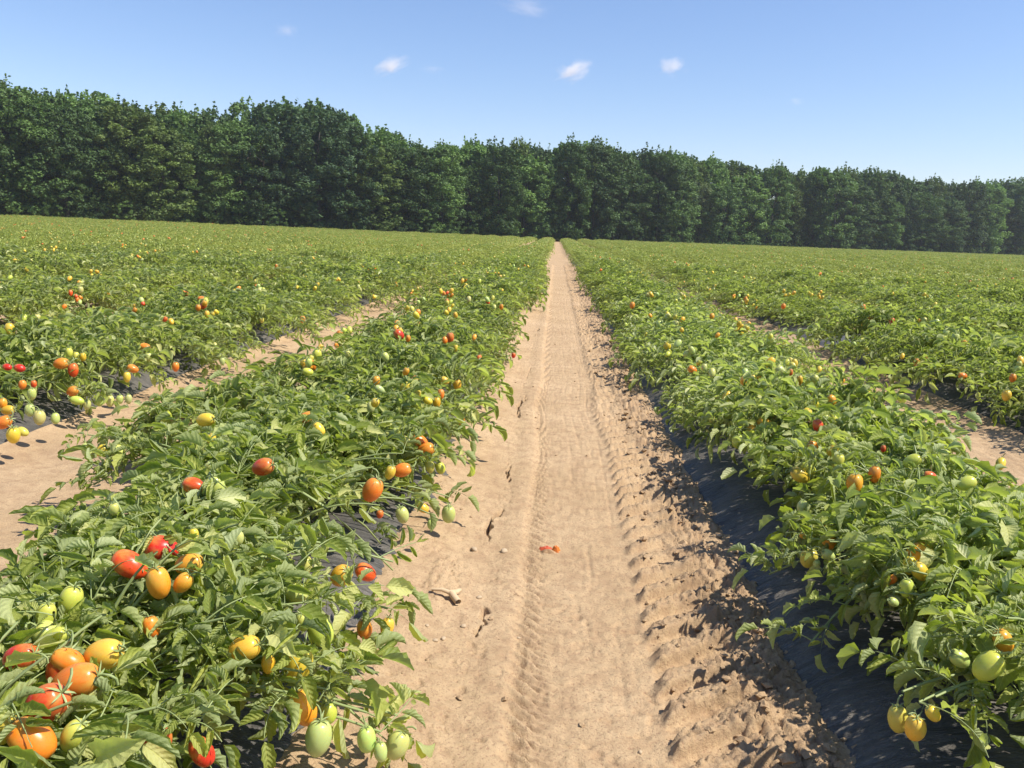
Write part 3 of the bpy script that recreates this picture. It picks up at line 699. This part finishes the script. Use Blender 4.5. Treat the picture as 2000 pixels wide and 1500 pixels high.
# ---------------------------------------------------------------- the rest of the field: one mass of crop rows
def far_source(i):
    rg = random.Random(800 + i); parts = []; wd = 0.88 if i < 3 else 1.15
    for j in range(4):
        plan = plant_plan(rg, wd, wd, rg.uniform(0.22, 0.32), 13, 0.042)
        parts += merge_plant(plan, 2, np.array((rg.uniform(-.06, .06), -0.75 + 0.5 * j, 0)))
    for _ in range(8):
        r = rg.uniform(0.022, 0.036); a = rg.uniform(-0.7, 0.7); c = np.array((a, rg.uniform(-1, 1), 0.33 * (1 - (abs(a) / 0.8) ** 3) + rg.uniform(-0.01, 0.07)))
        V = np.array([(0, 0, 1.3), (1, 0, 0), (0, 1, 0), (-1, 0, 0), (0, -1, 0), (0, 0, -1.3)]) * r
        b = np.array([(.7, .7, .7), (-.7, .7, .7), (-.7, -.7, .7), (.7, -.7, .7), (.7, .7, -.7), (-.7, .7, -.7), (-.7, -.7, -.7), (.7, -.7, -.7)]) * r
        F = np.array([(0, 1, 2, 3), (7, 6, 5, 4), (0, 4, 5, 1), (1, 5, 6, 2), (2, 6, 7, 3), (3, 7, 4, 0)])
        parts.append((b + c, F, np.zeros((8, 2)), np.full(8, .5), np.full(6, rg.choice((2, 2, 2, 4, 4, 4, 4, 3)))))
    V, F, U, T, mi = merge(parts)
    V = V + np.array((0, 0, 0)); mi = np.where(mi == 1, 1, mi)
    return mesh_np("crop_row_piece", V, F, [M_LEAF_FAR, M_STEM, M_FY, M_FO, M_FG], U, {"tint": T}, True, mi)
FAR_ME = [far_source(i) for i in range(6)]

# treeline, front edge given by picture columns and distance
def tl_point(px, extra=0.0):
    """point of the wood's front edge seen at picture column px (edge runs from 110 m off on the left to 200 m on the right)"""
    A = ground_pt(0, 112.0); B = ground_pt(2000, 200.0); d = ray(px, 460); d2 = Vector((d.x, d.y)).normalized()
    e = B - A; den = d2.x * -e.y + d2.y * e.x
    t = (A.x * -e.y + A.y * e.x) / den
    nrm = Vector((-e.y, e.x)).normalized()
    return d2 * t + nrm * extra, nrm
def ground_pt(px, dist):
    d = ray(px, 460); return Vector((d.x, d.y)).normalized() * dist
TA, TB = ground_pt(0, 112.0), ground_pt(2000, 200.0); TE = (TB - TA); TN = Vector((-TE.y, TE.x)).normalized()
if TN.y < 0: TN = -TN
def beyond_edge(x, y): return (Vector((x, y)) - TA).dot(TN)
pts = []
for k in range(-60, 75):
    cx = bed_centre(k)
    for j in range(-1, 125):
        y = 2.0 * j + 1.0
        if beyond_edge(cx, y) > -3.5: continue
        dd = math.hypot(cx, y)
        if dd < R_NEAR - 1.2: continue
        if y < 1.0 or not in_view(cx, y, 0.3, 650 if dd > 25 else 1500): continue
        if dd < R_NEAR + 1.3:
            # only where no single plant stands already
            ylist = [q[3] for q in plants if q[1] == k]
            if ylist and (y - 1.0) < max(ylist) + 0.2: 
                y = max(ylist) + 1.25
                if any(abs(pp[0] - cx) < 0.5 and abs(pp[1] - y) < 1.6 for pp in pts): continue
        if k in (-1, 0): sx_ = (-1 if k == -1 else 1) * (0.05 if y > 45 else 0.36)
        else: sx_ = rng.uniform(-.08, .08)
        pts.append((cx + sx_, y, BED_TOP - 0.02 + float(terrain(cx, y)), rng.uniform(0.88, 1.18), rng.choice((0.0, math.pi)) + rng.uniform(-.03, .03), rng.randrange(3) if k in (-2, -1, 0, 1) and y > 45 else 3 + rng.randrange(3)))
print("far pieces", len(pts))
me = bpy.data.meshes.new("field_points"); P = np.array(pts, np.float32)
me.vertices.add(len(P)); me.vertices.foreach_set("co", P[:, :3].ravel())
for nm, arr in (("sz", P[:, 3]), ("rt", P[:, 4]), ("pick", P[:, 5])):
    a = me.attributes.new(nm, "FLOAT", "POINT"); a.data.foreach_set("value", np.ascontiguousarray(arr))
src = bpy.data.collections.new("crop_row_pieces")
for i, m_ in enumerate(FAR_ME): src.objects.link(bpy.data.objects.new("crop_row_piece_%d" % i, m_))
field = link("tomato_field", me); tag(field, "dense green tomato rows filling the rest of the field", "crop", kind="stuff")
ng = bpy.data.node_groups.new("rows", "GeometryNodeTree")
ng.interface.new_socket("Geometry", in_out="INPUT", socket_type="NodeSocketGeometry"); ng.interface.new_socket("Geometry", in_out="OUTPUT", socket_type="NodeSocketGeometry")
gi, go = ng.nodes.new("NodeGroupInput"), ng.nodes.new("NodeGroupOutput"); iop = ng.nodes.new("GeometryNodeInstanceOnPoints")
ci = ng.nodes.new("GeometryNodeCollectionInfo"); ci.inputs[0].default_value = src; ci.inputs["Separate Children"].default_value = True
a1 = ng.nodes.new("GeometryNodeInputNamedAttribute"); a1.data_type = "FLOAT"; a1.inputs[0].default_value = "sz"
a2 = ng.nodes.new("GeometryNodeInputNamedAttribute"); a2.data_type = "FLOAT"; a2.inputs[0].default_value = "rt"
cx_ = ng.nodes.new("ShaderNodeCombineXYZ"); cs_ = ng.nodes.new("ShaderNodeCombineXYZ"); cs_.inputs[0].default_value = 1.0; cs_.inputs[1].default_value = 1.0
L_ = ng.links.new
L_(gi.outputs[0], iop.inputs["Points"]); L_(ci.outputs[0], iop.inputs["Instance"]); iop.inputs["Pick Instance"].default_value = True
L_(a2.outputs[0], cx_.inputs[2]); L_(cx_.outputs[0], iop.inputs["Rotation"]); L_(a1.outputs[0], cs_.inputs[2]); L_(cs_.outputs[0], iop.inputs["Scale"])
ri = ng.nodes.new("GeometryNodeInputNamedAttribute"); ri.data_type = "FLOAT"; ri.inputs[0].default_value = "pick"
L_(ri.outputs[0], iop.inputs["Instance Index"]); L_(iop.outputs[0], go.inputs[0])
md = field.modifiers.new("rows", "NODES"); md.node_group = ng

# ---------------------------------------------------------------- the wood
def crown_mesh(seed, style):
    rg = np.random.default_rng(seed); n_cl = {"round": 190, "ragged": 190, "tall": 175, "shrub": 26}[style]; per = {"round": 92, "ragged": 85, "tall": 92, "shrub": 90}[style]
    Vs, Ts = [], []
    # unit tree: height 20, crown radius about 4.6
    for i in range(n_cl):
        f = rg.random() ** 0.85; z = 0.6 + f * 18.2
        fz = (z - 1.0) / 19.0
        if style == "round": rad = 4.7 * np.sqrt(max(0.02, 1 - ((fz - 0.42) / 0.60) ** 2))
        elif style == "tall": rad = 3.7 * np.sqrt(max(0.02, 1 - ((fz - 0.45) / 0.58) ** 2)) * (1 - 0.15 * fz)
        elif style == "ragged": rad = 4.6 * np.sqrt(max(0.02, 1 - ((fz - 0.45) / 0.58) ** 2))
        else: z = 0.5 + f * 16; fz = f; rad = 6.5 * np.sqrt(max(0.02, 1 - fz ** 2))
        a = rg.random() * 2 * np.pi; rr = rad * (0.45 + 0.55 * rg.random() ** 0.5)
        lob = 1 + 0.22 * np.sin(3 * a + seed) * np.sin(z * 0.8 + seed)
        c = np.array((rr * np.cos(a) * lob, rr * np.sin(a) * lob, z))
        cr = rg.uniform(0.55, 1.4) * (0.75 if fz > 0.85 else 1.0) * (0.8 if style == "ragged" else 1.0)
        st = 1.0
        if style == "ragged" and fz > 0.55: st = 1.9; cr *= 0.75
        d = rg.normal(size=(per, 3)); d /= np.linalg.norm(d, axis=1)[:, None]
        pos = c + d * cr * (0.55 + 0.5 * rg.random((per, 1))) * np.array((1, 1, 0.72 * st))
        nrm = d * 0.6 + rg.normal(size=(per, 3)) * 0.55 + np.array((0, 0, 0.5)); nrm /= np.linalg.norm(nrm, axis=1)[:, None]
        t1 = np.cross(nrm, rg.normal(size=(per, 3))); t1 /= np.linalg.norm(t1, axis=1)[:, None]; t2 = np.cross(nrm, t1)
        s = rg.uniform(0.08, 0.19, (per, 1)); l = s * rg.uniform(1.1, 1.9, (per, 1))
        q = np.stack([pos - t1 * l, pos + t2 * s - nrm * s * .25, pos + t1 * l, pos - t2 * s - nrm * s * .25], 1)
        Vs.append(q.reshape(-1, 3)); ct = rg.random()
        Ts.append(np.repeat(np.clip(ct * 0.75 + rg.random(per) * 0.35 - 0.05, 0, 1), 4))
    # spiky twig tips over the top outline
    if style != "shrub":
        n = 60
        for i in range(n):
            a = rg.random() * 2 * np.pi; r = rg.random() ** 0.5 * 3.4; zt = 18.6 - 0.32 * r * r / 1.2 + rg.uniform(-0.6, 1.0)
            p0 = np.array((r * np.cos(a), r * np.sin(a), zt)); per2 = 16
            h = rg.random((per2, 1)); pos = p0 + np.concatenate([rg.normal(size=(per2, 2)) * 0.22 * (1.1 - h), h * rg.uniform(0.8, 1.9)], 1)
            nrm = rg.normal(size=(per2, 3)); nrm /= np.linalg.norm(nrm, axis=1)[:, None]
            t1 = np.cross(nrm, rg.normal(size=(per2, 3))); t1 /= np.linalg.norm(t1, axis=1)[:, None]; t2 = np.cross(nrm, t1); s = rg.uniform(0.10, 0.2, (per2, 1))
            q = np.stack([pos - t1 * s * 1.5, pos + t2 * s, pos + t1 * s * 1.5, pos - t2 * s], 1); Vs.append(q.reshape(-1, 3)); Ts.append(np.full(per2 * 4, 0.3 + 0.6 * rg.random()))
    V = np.concatenate(Vs); T = np.concatenate(Ts); F = np.arange(len(V)).reshape(-1, 4)
    return mesh_np("crown", V, F, [M_TREE], attrs={"tint": T}, smooth=False)
def trunk_mesh(seed, mat=None, bare=False):
    rg = random.Random(seed); parts = []
    def add(P, a, b): V, F = tube(P, a, b, 7); parts.append((V, F, np.zeros((len(V), 2)), np.zeros(len(V)), np.zeros(len(F), int)))
    P = [(rg.uniform(-.12, .12) * i, rg.uniform(-.12, .12) * i, -0.4 + i * 2.4) for i in range(8)]; add(P, 0.30, 0.07)
    for i in range(9 if not bare else 16):
        z = rg.uniform(3, 15); j = min(6, int((z + .4) / 2.4)); f = (z + .4) / 2.4 - j; b = Vector(P[j]).lerp(Vector(P[j + 1]), f); a = rg.uniform(0, 6.28); L = rg.uniform(2, 4.2)
        Q = [b, b + Vector((math.cos(a) * L * .5, math.sin(a) * L * .5, L * .35)), b + Vector((math.cos(a) * L, math.sin(a) * L, L * rg.uniform(.7, 1.1)))]; add(Q, 0.10, 0.025)
    V, F, U, T, M = merge(parts); return mesh_np("trunk", V, F, [mat or M_BARK])
CROWNS = {"round": [crown_mesh(i, "round") for i in (1, 2, 3, 4)], "ragged": [crown_mesh(i, "ragged") for i in (11, 12)], "tall": [crown_mesh(i, "tall") for i in (21, 22, 23)], "shrub": [crown_mesh(i, "shrub") for i in (31, 32, 33)]}
TRUNKS = [trunk_mesh(i) for i in range(3)]; BARE = trunk_mesh(9, M_DEAD, True)
TOPS = [(-400, 140), (0, 150), (60, 168), (130, 190), (185, 180), (230, 186), (300, 212), (380, 214), (470, 224), (495, 200), (540, 193), (620, 198), (665, 206), (690, 252), (740, 240), (800, 272), (850, 282), (900, 270), (950, 282), (1010, 268), (1050, 284), (1110, 272), (1150, 276), (1210, 302), (1260, 292), (1310, 298), (1345, 312), (1400, 314), (1450, 328), (1500, 325), (1550, 330), (1600, 332), (1650, 327), (1750, 342), (1840, 350), (1900, 352), (2000, 352), (2400, 370)]
def top_at(px): return float(np.interp(px, [a for a, b in TOPS], [b for a, b in TOPS]))
GREENS = {"dark green": (0.044, 0.076, 0.026), "mid green": (0.060, 0.104, 0.030), "olive green": (0.074, 0.106, 0.032), "bluish green": (0.046, 0.080, 0.038), "brownish green": (0.066, 0.088, 0.034), "light green": (0.088, 0.145, 0.045)}
trng = random.Random(5)
def region(px):
    if px < 150: return "at the left end of the wood edge"
    if px < 450: return "left of the tall ragged clump"
    if px < 690: return "in the tall ragged clump"
    if px < 930: return "between ragged clump and track"
    if px < 1200: return "straight beyond the dirt track"
    if px < 1550: return "just right of the track"
    if px < 1850: return "well right of the track"
    return "at the right end of the wood edge"
def add_tree(px, depth, style, color, row):
    p, n = None, None
    d = ray(px, 460); d2 = Vector((d.x, d.y)).normalized()
    t = (TA.dot(TN) + depth) / d2.dot(TN); p = d2 * t
    zg = -0.1 + float(terrain(p.x, p.y)) 
    # height from the elevation of the wanted top
    ty = top_at(px) + trng.uniform(-8, 10) + (0 if row else trng.choice((0, 0, 14, 30, 50)))
    r = ray(px, ty); horiz = math.hypot(r.x, r.y); h = CAM_H + r.z / horiz * p.length - zg
    h = max(3, h) / 20.2
    root = link("tree", None, mat=Matrix.Translation((p.x, p.y, zg)) @ Matrix.Rotation(trng.uniform(0, 6.28), 4, "Z") @ Matrix.Diagonal((h * trng.uniform(.85, 1.6), h * trng.uniform(.85, 1.6), h, 1)))
    c = link("crown", trng.choice(CROWNS[style]), root); g = GREENS[color]; w = trng.uniform(.92, 1.28); c.color = (g[0] * w, g[1] * w, g[2] * w, 1)
    link("trunk", trng.choice(TRUNKS), root)
    kindw = {"round": "broad round", "ragged": "tall ragged", "tall": "slender tall"}[style]
    tag(root, f"{kindw} {color} tree {'behind others ' if row else ''}{region(px)}", "tree", "trees along the wood edge")
px = -520
while px < 2500:
    style = "ragged" if 485 < px < 690 else trng.choice(("round", "round", "round", "tall"))
    col = "bluish green" if 485 < px < 690 else trng.choice(("dark green", "mid green", "olive green", "brownish green", "dark green", "mid green", "light green"))
    add_tree(px, trng.uniform(-1.5, 1.5), style, col, 0)
    px += trng.uniform(0.75, 1.15) * (60 - 20 * min(1, max(0, px / 2000)))
for row, dep in ((1, 6.5), (2, 13.0)):
    px = -540 + row * 20
    while px < 2520:
        style = "ragged" if 480 < px < 690 else trng.choice(("round", "tall", "tall"))
        add_tree(px, dep + trng.uniform(-1.5, 1.5), style, "bluish green" if 485 < px < 690 and row == 1 else trng.choice(("mid green", "light green", "olive green", "dark green")), row)
        px += trng.uniform(0.75, 1.15) * (62 - 20 * min(1, max(0, px / 2000)))
# shrubs along the foot
px = -60; 
while px < 2060:
    d = ray(px, 460); d2 = Vector((d.x, d.y)).normalized(); t = (TA.dot(TN) - 3.2 + trng.uniform(-.8, 1.2)) / d2.dot(TN); p = d2 * t
    h = trng.uniform(1.0, 3.6) / 18 * (1.0 if trng.random() < .75 else 1.6)
    root = link("shrub", None, mat=Matrix.Translation((p.x, p.y, -0.1 + float(terrain(p.x, p.y)))) @ Matrix.Rotation(trng.uniform(0, 6.28), 4, "Z") @ Matrix.Diagonal((h * 1.1, h * 1.1, h, 1)))
    c = link("crown", trng.choice(CROWNS["shrub"]), root); cn = trng.choice(("light green", "mid green", "mid green", "dark green")); g = GREENS[cn]; c.color = (g[0] * 1.1, g[1] * 1.1, g[2] * 1.1, 1)
    tag(root, f"{'low' if h < .13 else 'high'} {cn} shrub under the trees {region(px)}", "shrub", "shrubs at the foot of the wood")
    px += trng.uniform(22, 60)
# forest floor
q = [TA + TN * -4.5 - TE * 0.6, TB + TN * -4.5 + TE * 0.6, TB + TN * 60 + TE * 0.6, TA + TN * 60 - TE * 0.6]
me = mesh_np("forest_floor", [(v.x, v.y, 0.16 if True else 0) for v in q], [[0, 1, 2, 3]], [M_FLOOR_WOODS]); tag(link("forest_floor", me, mat=Matrix.Translation((0, 0, 0.0))), kind="structure")
me = mesh_np("woods", *(lambda: (np.concatenate([np.array([(v.x, v.y, 0), (v.x, v.y, 8)]) for v in (TA + TN * 19 - TE * .12, TB + TN * 19 + TE * .12)] + [np.array([(v.x, v.y, 0), (v.x, v.y, 8)]) for v in (TB + TN * 50 + TE * .12, TA + TN * 50 - TE * .12)]), np.array([[0, 2, 3, 1], [2, 4, 5, 3], [4, 6, 7, 5], [6, 0, 1, 7]])))(), [M_FLOOR_WOODS])  # plain walls, their dark colour stands in for shade deep in the wood
tag(link("woods", me), "dark walls standing for the shaded interior of the wood behind the front trees", "woods", kind="stuff")

# tell look-alikes apart by their order
def order_labels(objs, key, words):
    by = {}
    for o in objs: by.setdefault(o["label"], []).append(o)
    for lab, os_ in by.items():
        if 1 < len(os_) <= 6 and len(lab.split()) <= 13:
            for w, o in zip(words, sorted(os_, key=key)): o["label"] = lab + ", " + w
_names = ["first", "second", "third", "fourth", "fifth", "sixth"]
bpy.context.view_layer.update()
_tops = [o for o in COL.objects if o.parent is None and o.get("label")]
order_labels([o for o in _tops if o.get("category") in ("tree", "shrub")], lambda o: (project(o.location) or (0,))[0], [w + " from left" for w in _names])
order_labels([o for o in _tops if o.get("category") == "tomato plant"], lambda o: (o.location - CAMP).length, ["nearest such"] + [w + " nearest such" for w in _names[1:]])
# ---------------------------------------------------------------- small things on the track
def rock_mesh(seed, fl=0.6):
    rg = random.Random(seed); V = []; nu, nv = 12, 8; sd = [Vector((rg.gauss(0, 1), rg.gauss(0, 1), rg.gauss(0, 1))).normalized() for _ in range(9)]; am = [rg.uniform(0.75, 1.0) for _ in sd]
    for j in range(nv + 1):
        for i in range(nu):
            th, a = math.pi * j / nv, 2 * math.pi * i / nu; v = Vector((math.sin(th) * math.cos(a), math.sin(th) * math.sin(a), math.cos(th)))
            r = min(am[q] / max(0.2, v.dot(sd[q])) for q in range(9)); r = min(r, 1.15); V.append((v.x * r, v.y * r * .8, v.z * r * fl))
    F = [[j * nu + i, (j + 1) * nu + i, (j + 1) * nu + (i + 1) % nu, j * nu + (i + 1) % nu] for j in range(nv) for i in range(nu)]
    return mesh_np("stone", V, F, [M_STONE], smooth=True)
ROCKS = [rock_mesh(i) for i in range(4)]
def ground_at(px, py, dz=0.0):
    d = ray(px, py); p = CAMP + d * ((CAM_H - 0.02) / -d.z)
    for _ in range(4):
        h = float(soil_height(np.array([p.x]), np.array([p.y]))[0][0]); p = CAMP + d * ((CAM_H - h) / -d.z)
    return p + Vector((0, 0, dz))
STONES = [(850, 1252, 14, "flat pale pebble, lower of two beside the drying crack"), (866, 1248, 15, "slim pale pebble, upper of two beside the drying crack"), (905, 1224, 12, "small white stone on the left shoulder of the track"), (834, 1223, 9, "round tan pebble close to the left bed"), (936, 1168, 11, "rounded tan pebble sitting at the crack's upper end"), (926, 1074, 20, "earthy stone lump left of the squashed tomato"), (984, 1078, 22, "broad pale stone left of the squashed tomato"), (1404, 1048, 16, "pale stone by the edge of the right plastic sheet"), (1600, 1360, 20, "tan stone against the right plastic sheet"), (1536, 1238, 14, "small stone among clods by the right plastic"), (1250, 1470, 10, "small pebble low in the smooth wheel rut"), (1013, 1247, 8, "tiny white pebble at the scalloped rut edge")]
for i, (px, py, sz, lab) in enumerate(STONES):
    p = ground_at(px, py); r = sz / F_PX * (p - CAMP).length * (0.38 if sz > 12 else 0.5)
    o = link("stone", ROCKS[i % 4], mat=Matrix.Translation(p + Vector((0, 0, r * .15))) @ Matrix.Rotation(i * 1.7, 4, "Z") @ Matrix.Scale(r, 4)); tag(o, lab, "stone", "stones on the bare soil")
cr_ = random.Random(77); parts = []
for i in range(1500):
    y = 1.3 + 10 * cr_.random() ** 1.5; x = cr_.gauss(0.60, 0.12) if cr_.random() < 0.75 else cr_.uniform(-0.55, 0.80)
    if not (-0.6 < x < 0.86): continue
    if -0.05 < x < 0.36 and cr_.random() < 0.75: continue
    r = (0.004 + 0.018 * cr_.random() ** 3) * (1.0 if x > 0.4 else 0.55); z = float(soil_height(np.array([x]), np.array([y]))[0][0])
    base = np.array([(1, 0, 0), (0, 1, 0), (-1, 0, 0), (0, -1, 0), (0, 0, 1), (0, 0, -1), (.65, .65, .5), (-.6, .7, .4), (-.7, -.55, .55), (.6, -.7, .45)], float)
    V = base * np.array([[cr_.uniform(.6, 1.25)] for _ in base]) * r * np.array((1.1, .9, .75)); ca, sa = math.cos(i), math.sin(i)
    V = V @ np.array(((ca, sa, 0), (-sa, ca, 0), (0, 0, 1))) + np.array((x, y, z + r * .25))
    F = np.array([(0, 6, 4, 9), (6, 1, 7, 4), (7, 2, 8, 4), (8, 3, 9, 4), (0, 5, 1, 6), (1, 5, 2, 7), (2, 5, 3, 8), (3, 5, 0, 9)])
    parts.append((V, F, np.zeros((10, 2)), np.full(10, cr_.random()), np.zeros(8, int)))
V, F, U, T, M = merge(parts); tag(link("soil_crumbs", mesh_np("soil_crumbs", V, F, [M_SOIL], attrs={"dark_soil": T}, smooth=False)), "loose crumbs and clods of dry soil on the track", "soil crumbs", kind="stuff")
# forked dry root
P0, P1, P2 = ground_at(843, 1157, .012), ground_at(882, 1170, .022), ground_at(892, 1180, .012)
parts = []
for P, a, b in (([P0, P0.lerp(P1, .5) + Vector((0, 0, .006)), P1], .005, .009), ([P1 - Vector((.004, 0, 0)), P1 + Vector((.012, .004, .004)), ground_at(898, 1160, .014)], .012, .007), ([P1, P1.lerp(P2, .6), P2 + Vector((.006, -.01, 0))], .013, .012)):
    V, F = tube(P, a, b, 8); parts.append((V, F, np.zeros((len(V), 2)), np.zeros(len(V)), np.zeros(len(F), int)))
V, F, U, T, M = merge(parts); tag(link("dry_root", mesh_np("dry_root", V, F, [M_ROOT])), "pale dry forked root by the torn edge of the left plastic sheet", "root")
# squashed tomato
p = ground_at(1072, 1076, 0.004); root = link("squashed_tomato", None, mat=Matrix.Translation(p)); tag(root, "squashed red tomato lying flat in the wheel rut", "tomato")
rg = np.random.default_rng(4)
def splat(name, cx, cy, rx, ry, h, seed, col, mat=None):
    nu, nv = 22, 7; V = []
    rr = random.Random(seed); am = [rr.uniform(.62, 1.15) for _ in range(nu)]
    for j in range(nv + 1):
        f = j / nv
        for i in range(nu):
            a = 2 * math.pi * i / nu; k = am[i] if f > .5 else 1; z = h * (1 - f ** 3) * (0.6 + 0.8 * vnoise(np.array([f * 4 + i * .6]), np.array([i * .9]), seed)[0]) - .004 * f
            V.append((cx + math.cos(a) * rx * f * k, cy + math.sin(a) * ry * f * k, z))
    F = [[j * nu + i, (j + 1) * nu + i, (j + 1) * nu + (i + 1) % nu, j * nu + (i + 1) % nu] for j in range(nv) for i in range(nu)]
    o = link(name, mesh_np(name, V, F, [mat or M_FRUIT]), root); o.color = (*col, 1); return o
splat("flesh", -0.012, 0.006, 0.036, 0.022, 0.012, 3, (0.48, 0.08, 0.03)); splat("skin", 0.028, -0.002, 0.020, 0.017, 0.018, 8, (0.62, 0.17, 0.03)); splat("dried_pulp", -0.002, -0.018, 0.034, 0.013, 0.009, 5, (0.3, 0.15, 0.08), M_DRY)

# ---------------------------------------------------------------- small clouds, far away
def cloud_material():
    m = bpy.data.materials.new("cloud_vapour"); m.use_nodes = True; n, l = m.node_tree.nodes, m.node_tree.links
    n.remove(n["Principled BSDF"]); v = n.new("ShaderNodeVolumePrincipled"); l.new(v.outputs[0], n["Material Output"].inputs["Volume"])
    v.inputs["Color"].default_value = (1, 1, 1, 1); v.inputs["Anisotropy"].default_value = 0.2
    tc = n.new("ShaderNodeTexCoord"); ln = n.new("ShaderNodeVectorMath"); ln.operation = "LENGTH"; l.new(tc.outputs["Object"], ln.inputs[0])
    nz = n.new("ShaderNodeTexNoise"); nz.inputs["Scale"].default_value = 2.6; nz.inputs["Detail"].default_value = 5; nz.inputs["Roughness"].default_value = 0.62
    oi = n.new("ShaderNodeObjectInfo"); ad = n.new("ShaderNodeVectorMath"); ad.operation = "ADD"; l.new(tc.outputs["Object"], ad.inputs[0]); l.new(oi.outputs["Location"], ad.inputs[1]); l.new(ad.outputs[0], nz.inputs["Vector"])
    def mt(op, a, b, c=False):
        x = n.new("ShaderNodeMath"); x.operation = op; x.use_clamp = c
        for i, q in enumerate((a, b)):
            if isinstance(q, (int, float)): x.inputs[i].default_value = q
            else: l.new(q, x.inputs[i])
        return x.outputs[0]
    fall = mt("SUBTRACT", 1.0, ln.outputs["Value"], True); e = mt("ADD", mt("MULTIPLY", fall, 0.75), mt("MULTIPLY", nz.outputs[0], 1.0)); e = mt("MULTIPLY", mt("SUBTRACT", e, 0.86), 2.6, True)
    sepc = n.new("ShaderNodeSeparateColor"); l.new(oi.outputs["Color"], sepc.inputs[0])
    l.new(mt("MULTIPLY", mt("MULTIPLY", e, fall), sepc.outputs[0]), v.inputs["Density"])
    return m
M_CLOUD = cloud_material()
CL = [(765, 127, 40, 22, 20, 0.040, "small bright white cloud above the trees left of the track"), (1122, 138, 44, 24, 18, 0.042, "brightest small cloud straight above the dirt track"), (1313, 128, 30, 26, 0, 0.042, "small upright white cloud right of the brightest one"), (560, 60, 26, 18, 0, 0.014, "faint wisp of cloud high above the ragged trees"), (1030, 14, 60, 20, -10, 0.010, "faint wisp of cloud at the top of the sky"), (845, 134, 28, 14, 0, 0.008, "very faint wisp beside the left white cloud"), (1555, 198, 18, 12, 0, 0.010, "tiny faint wisp low in the right sky")]
for px, py, w, h, ang, den, lab in CL:
    D = 2600.0; d = ray(px, py); p = CAMP + d * D; V = []
    nu, nv = 20, 12
    for j in range(nv + 1):
        for i in range(nu):
            th, a = math.pi * j / nv, 2 * math.pi * i / nu; V.append((math.sin(th) * math.cos(a), math.sin(th) * math.sin(a), math.cos(th)))
    F = [[j * nu + i, (j + 1) * nu + i, (j + 1) * nu + (i + 1) % nu, j * nu + (i + 1) % nu] for j in range(nv) for i in range(nu)]
    o = link("cloud", mesh_np("cloud", V, F, [M_CLOUD]), mat=Matrix.Translation(p) @ CAM_R.to_4x4() @ Matrix.Rotation(R(ang), 4, "Z") @ Matrix.Diagonal((w * 1.6 / F_PX * D, h * 1.4 / F_PX * D, w / F_PX * D * .8, 1)))
    o.color = (den, den, den, 1); tag(o, lab, "cloud", "small clouds in the blue sky")

# ---------------------------------------------------------------- thin summer haze
def box_mesh(name, a, b, mat):
    V = [(x, y, z) for x in (a[0], b[0]) for y in (a[1], b[1]) for z in (a[2], b[2])]
    F = [(0, 1, 3, 2), (4, 6, 7, 5), (0, 4, 5, 1), (2, 3, 7, 6), (0, 2, 6, 4), (1, 5, 7, 3)]
    return mesh_np(name, V, F, [mat], smooth=False)
hm = bpy.data.materials.new("haze"); hm.use_nodes = True; hn = hm.node_tree.nodes; hn.remove(hn["Principled BSDF"])
hv = hn.new("ShaderNodeVolumePrincipled"); hm.node_tree.links.new(hv.outputs[0], hn["Material Output"].inputs["Volume"])
hv.inputs["Color"].default_value = (0.80, 0.88, 1.0, 1); hv.inputs["Density"].default_value = 0.00034; hv.inputs["Anisotropy"].default_value = 0.3
tag(link("haze", box_mesh("haze", (-3100, -450, -1.8), (3100, 5100, 34), hm)), kind="stuff")
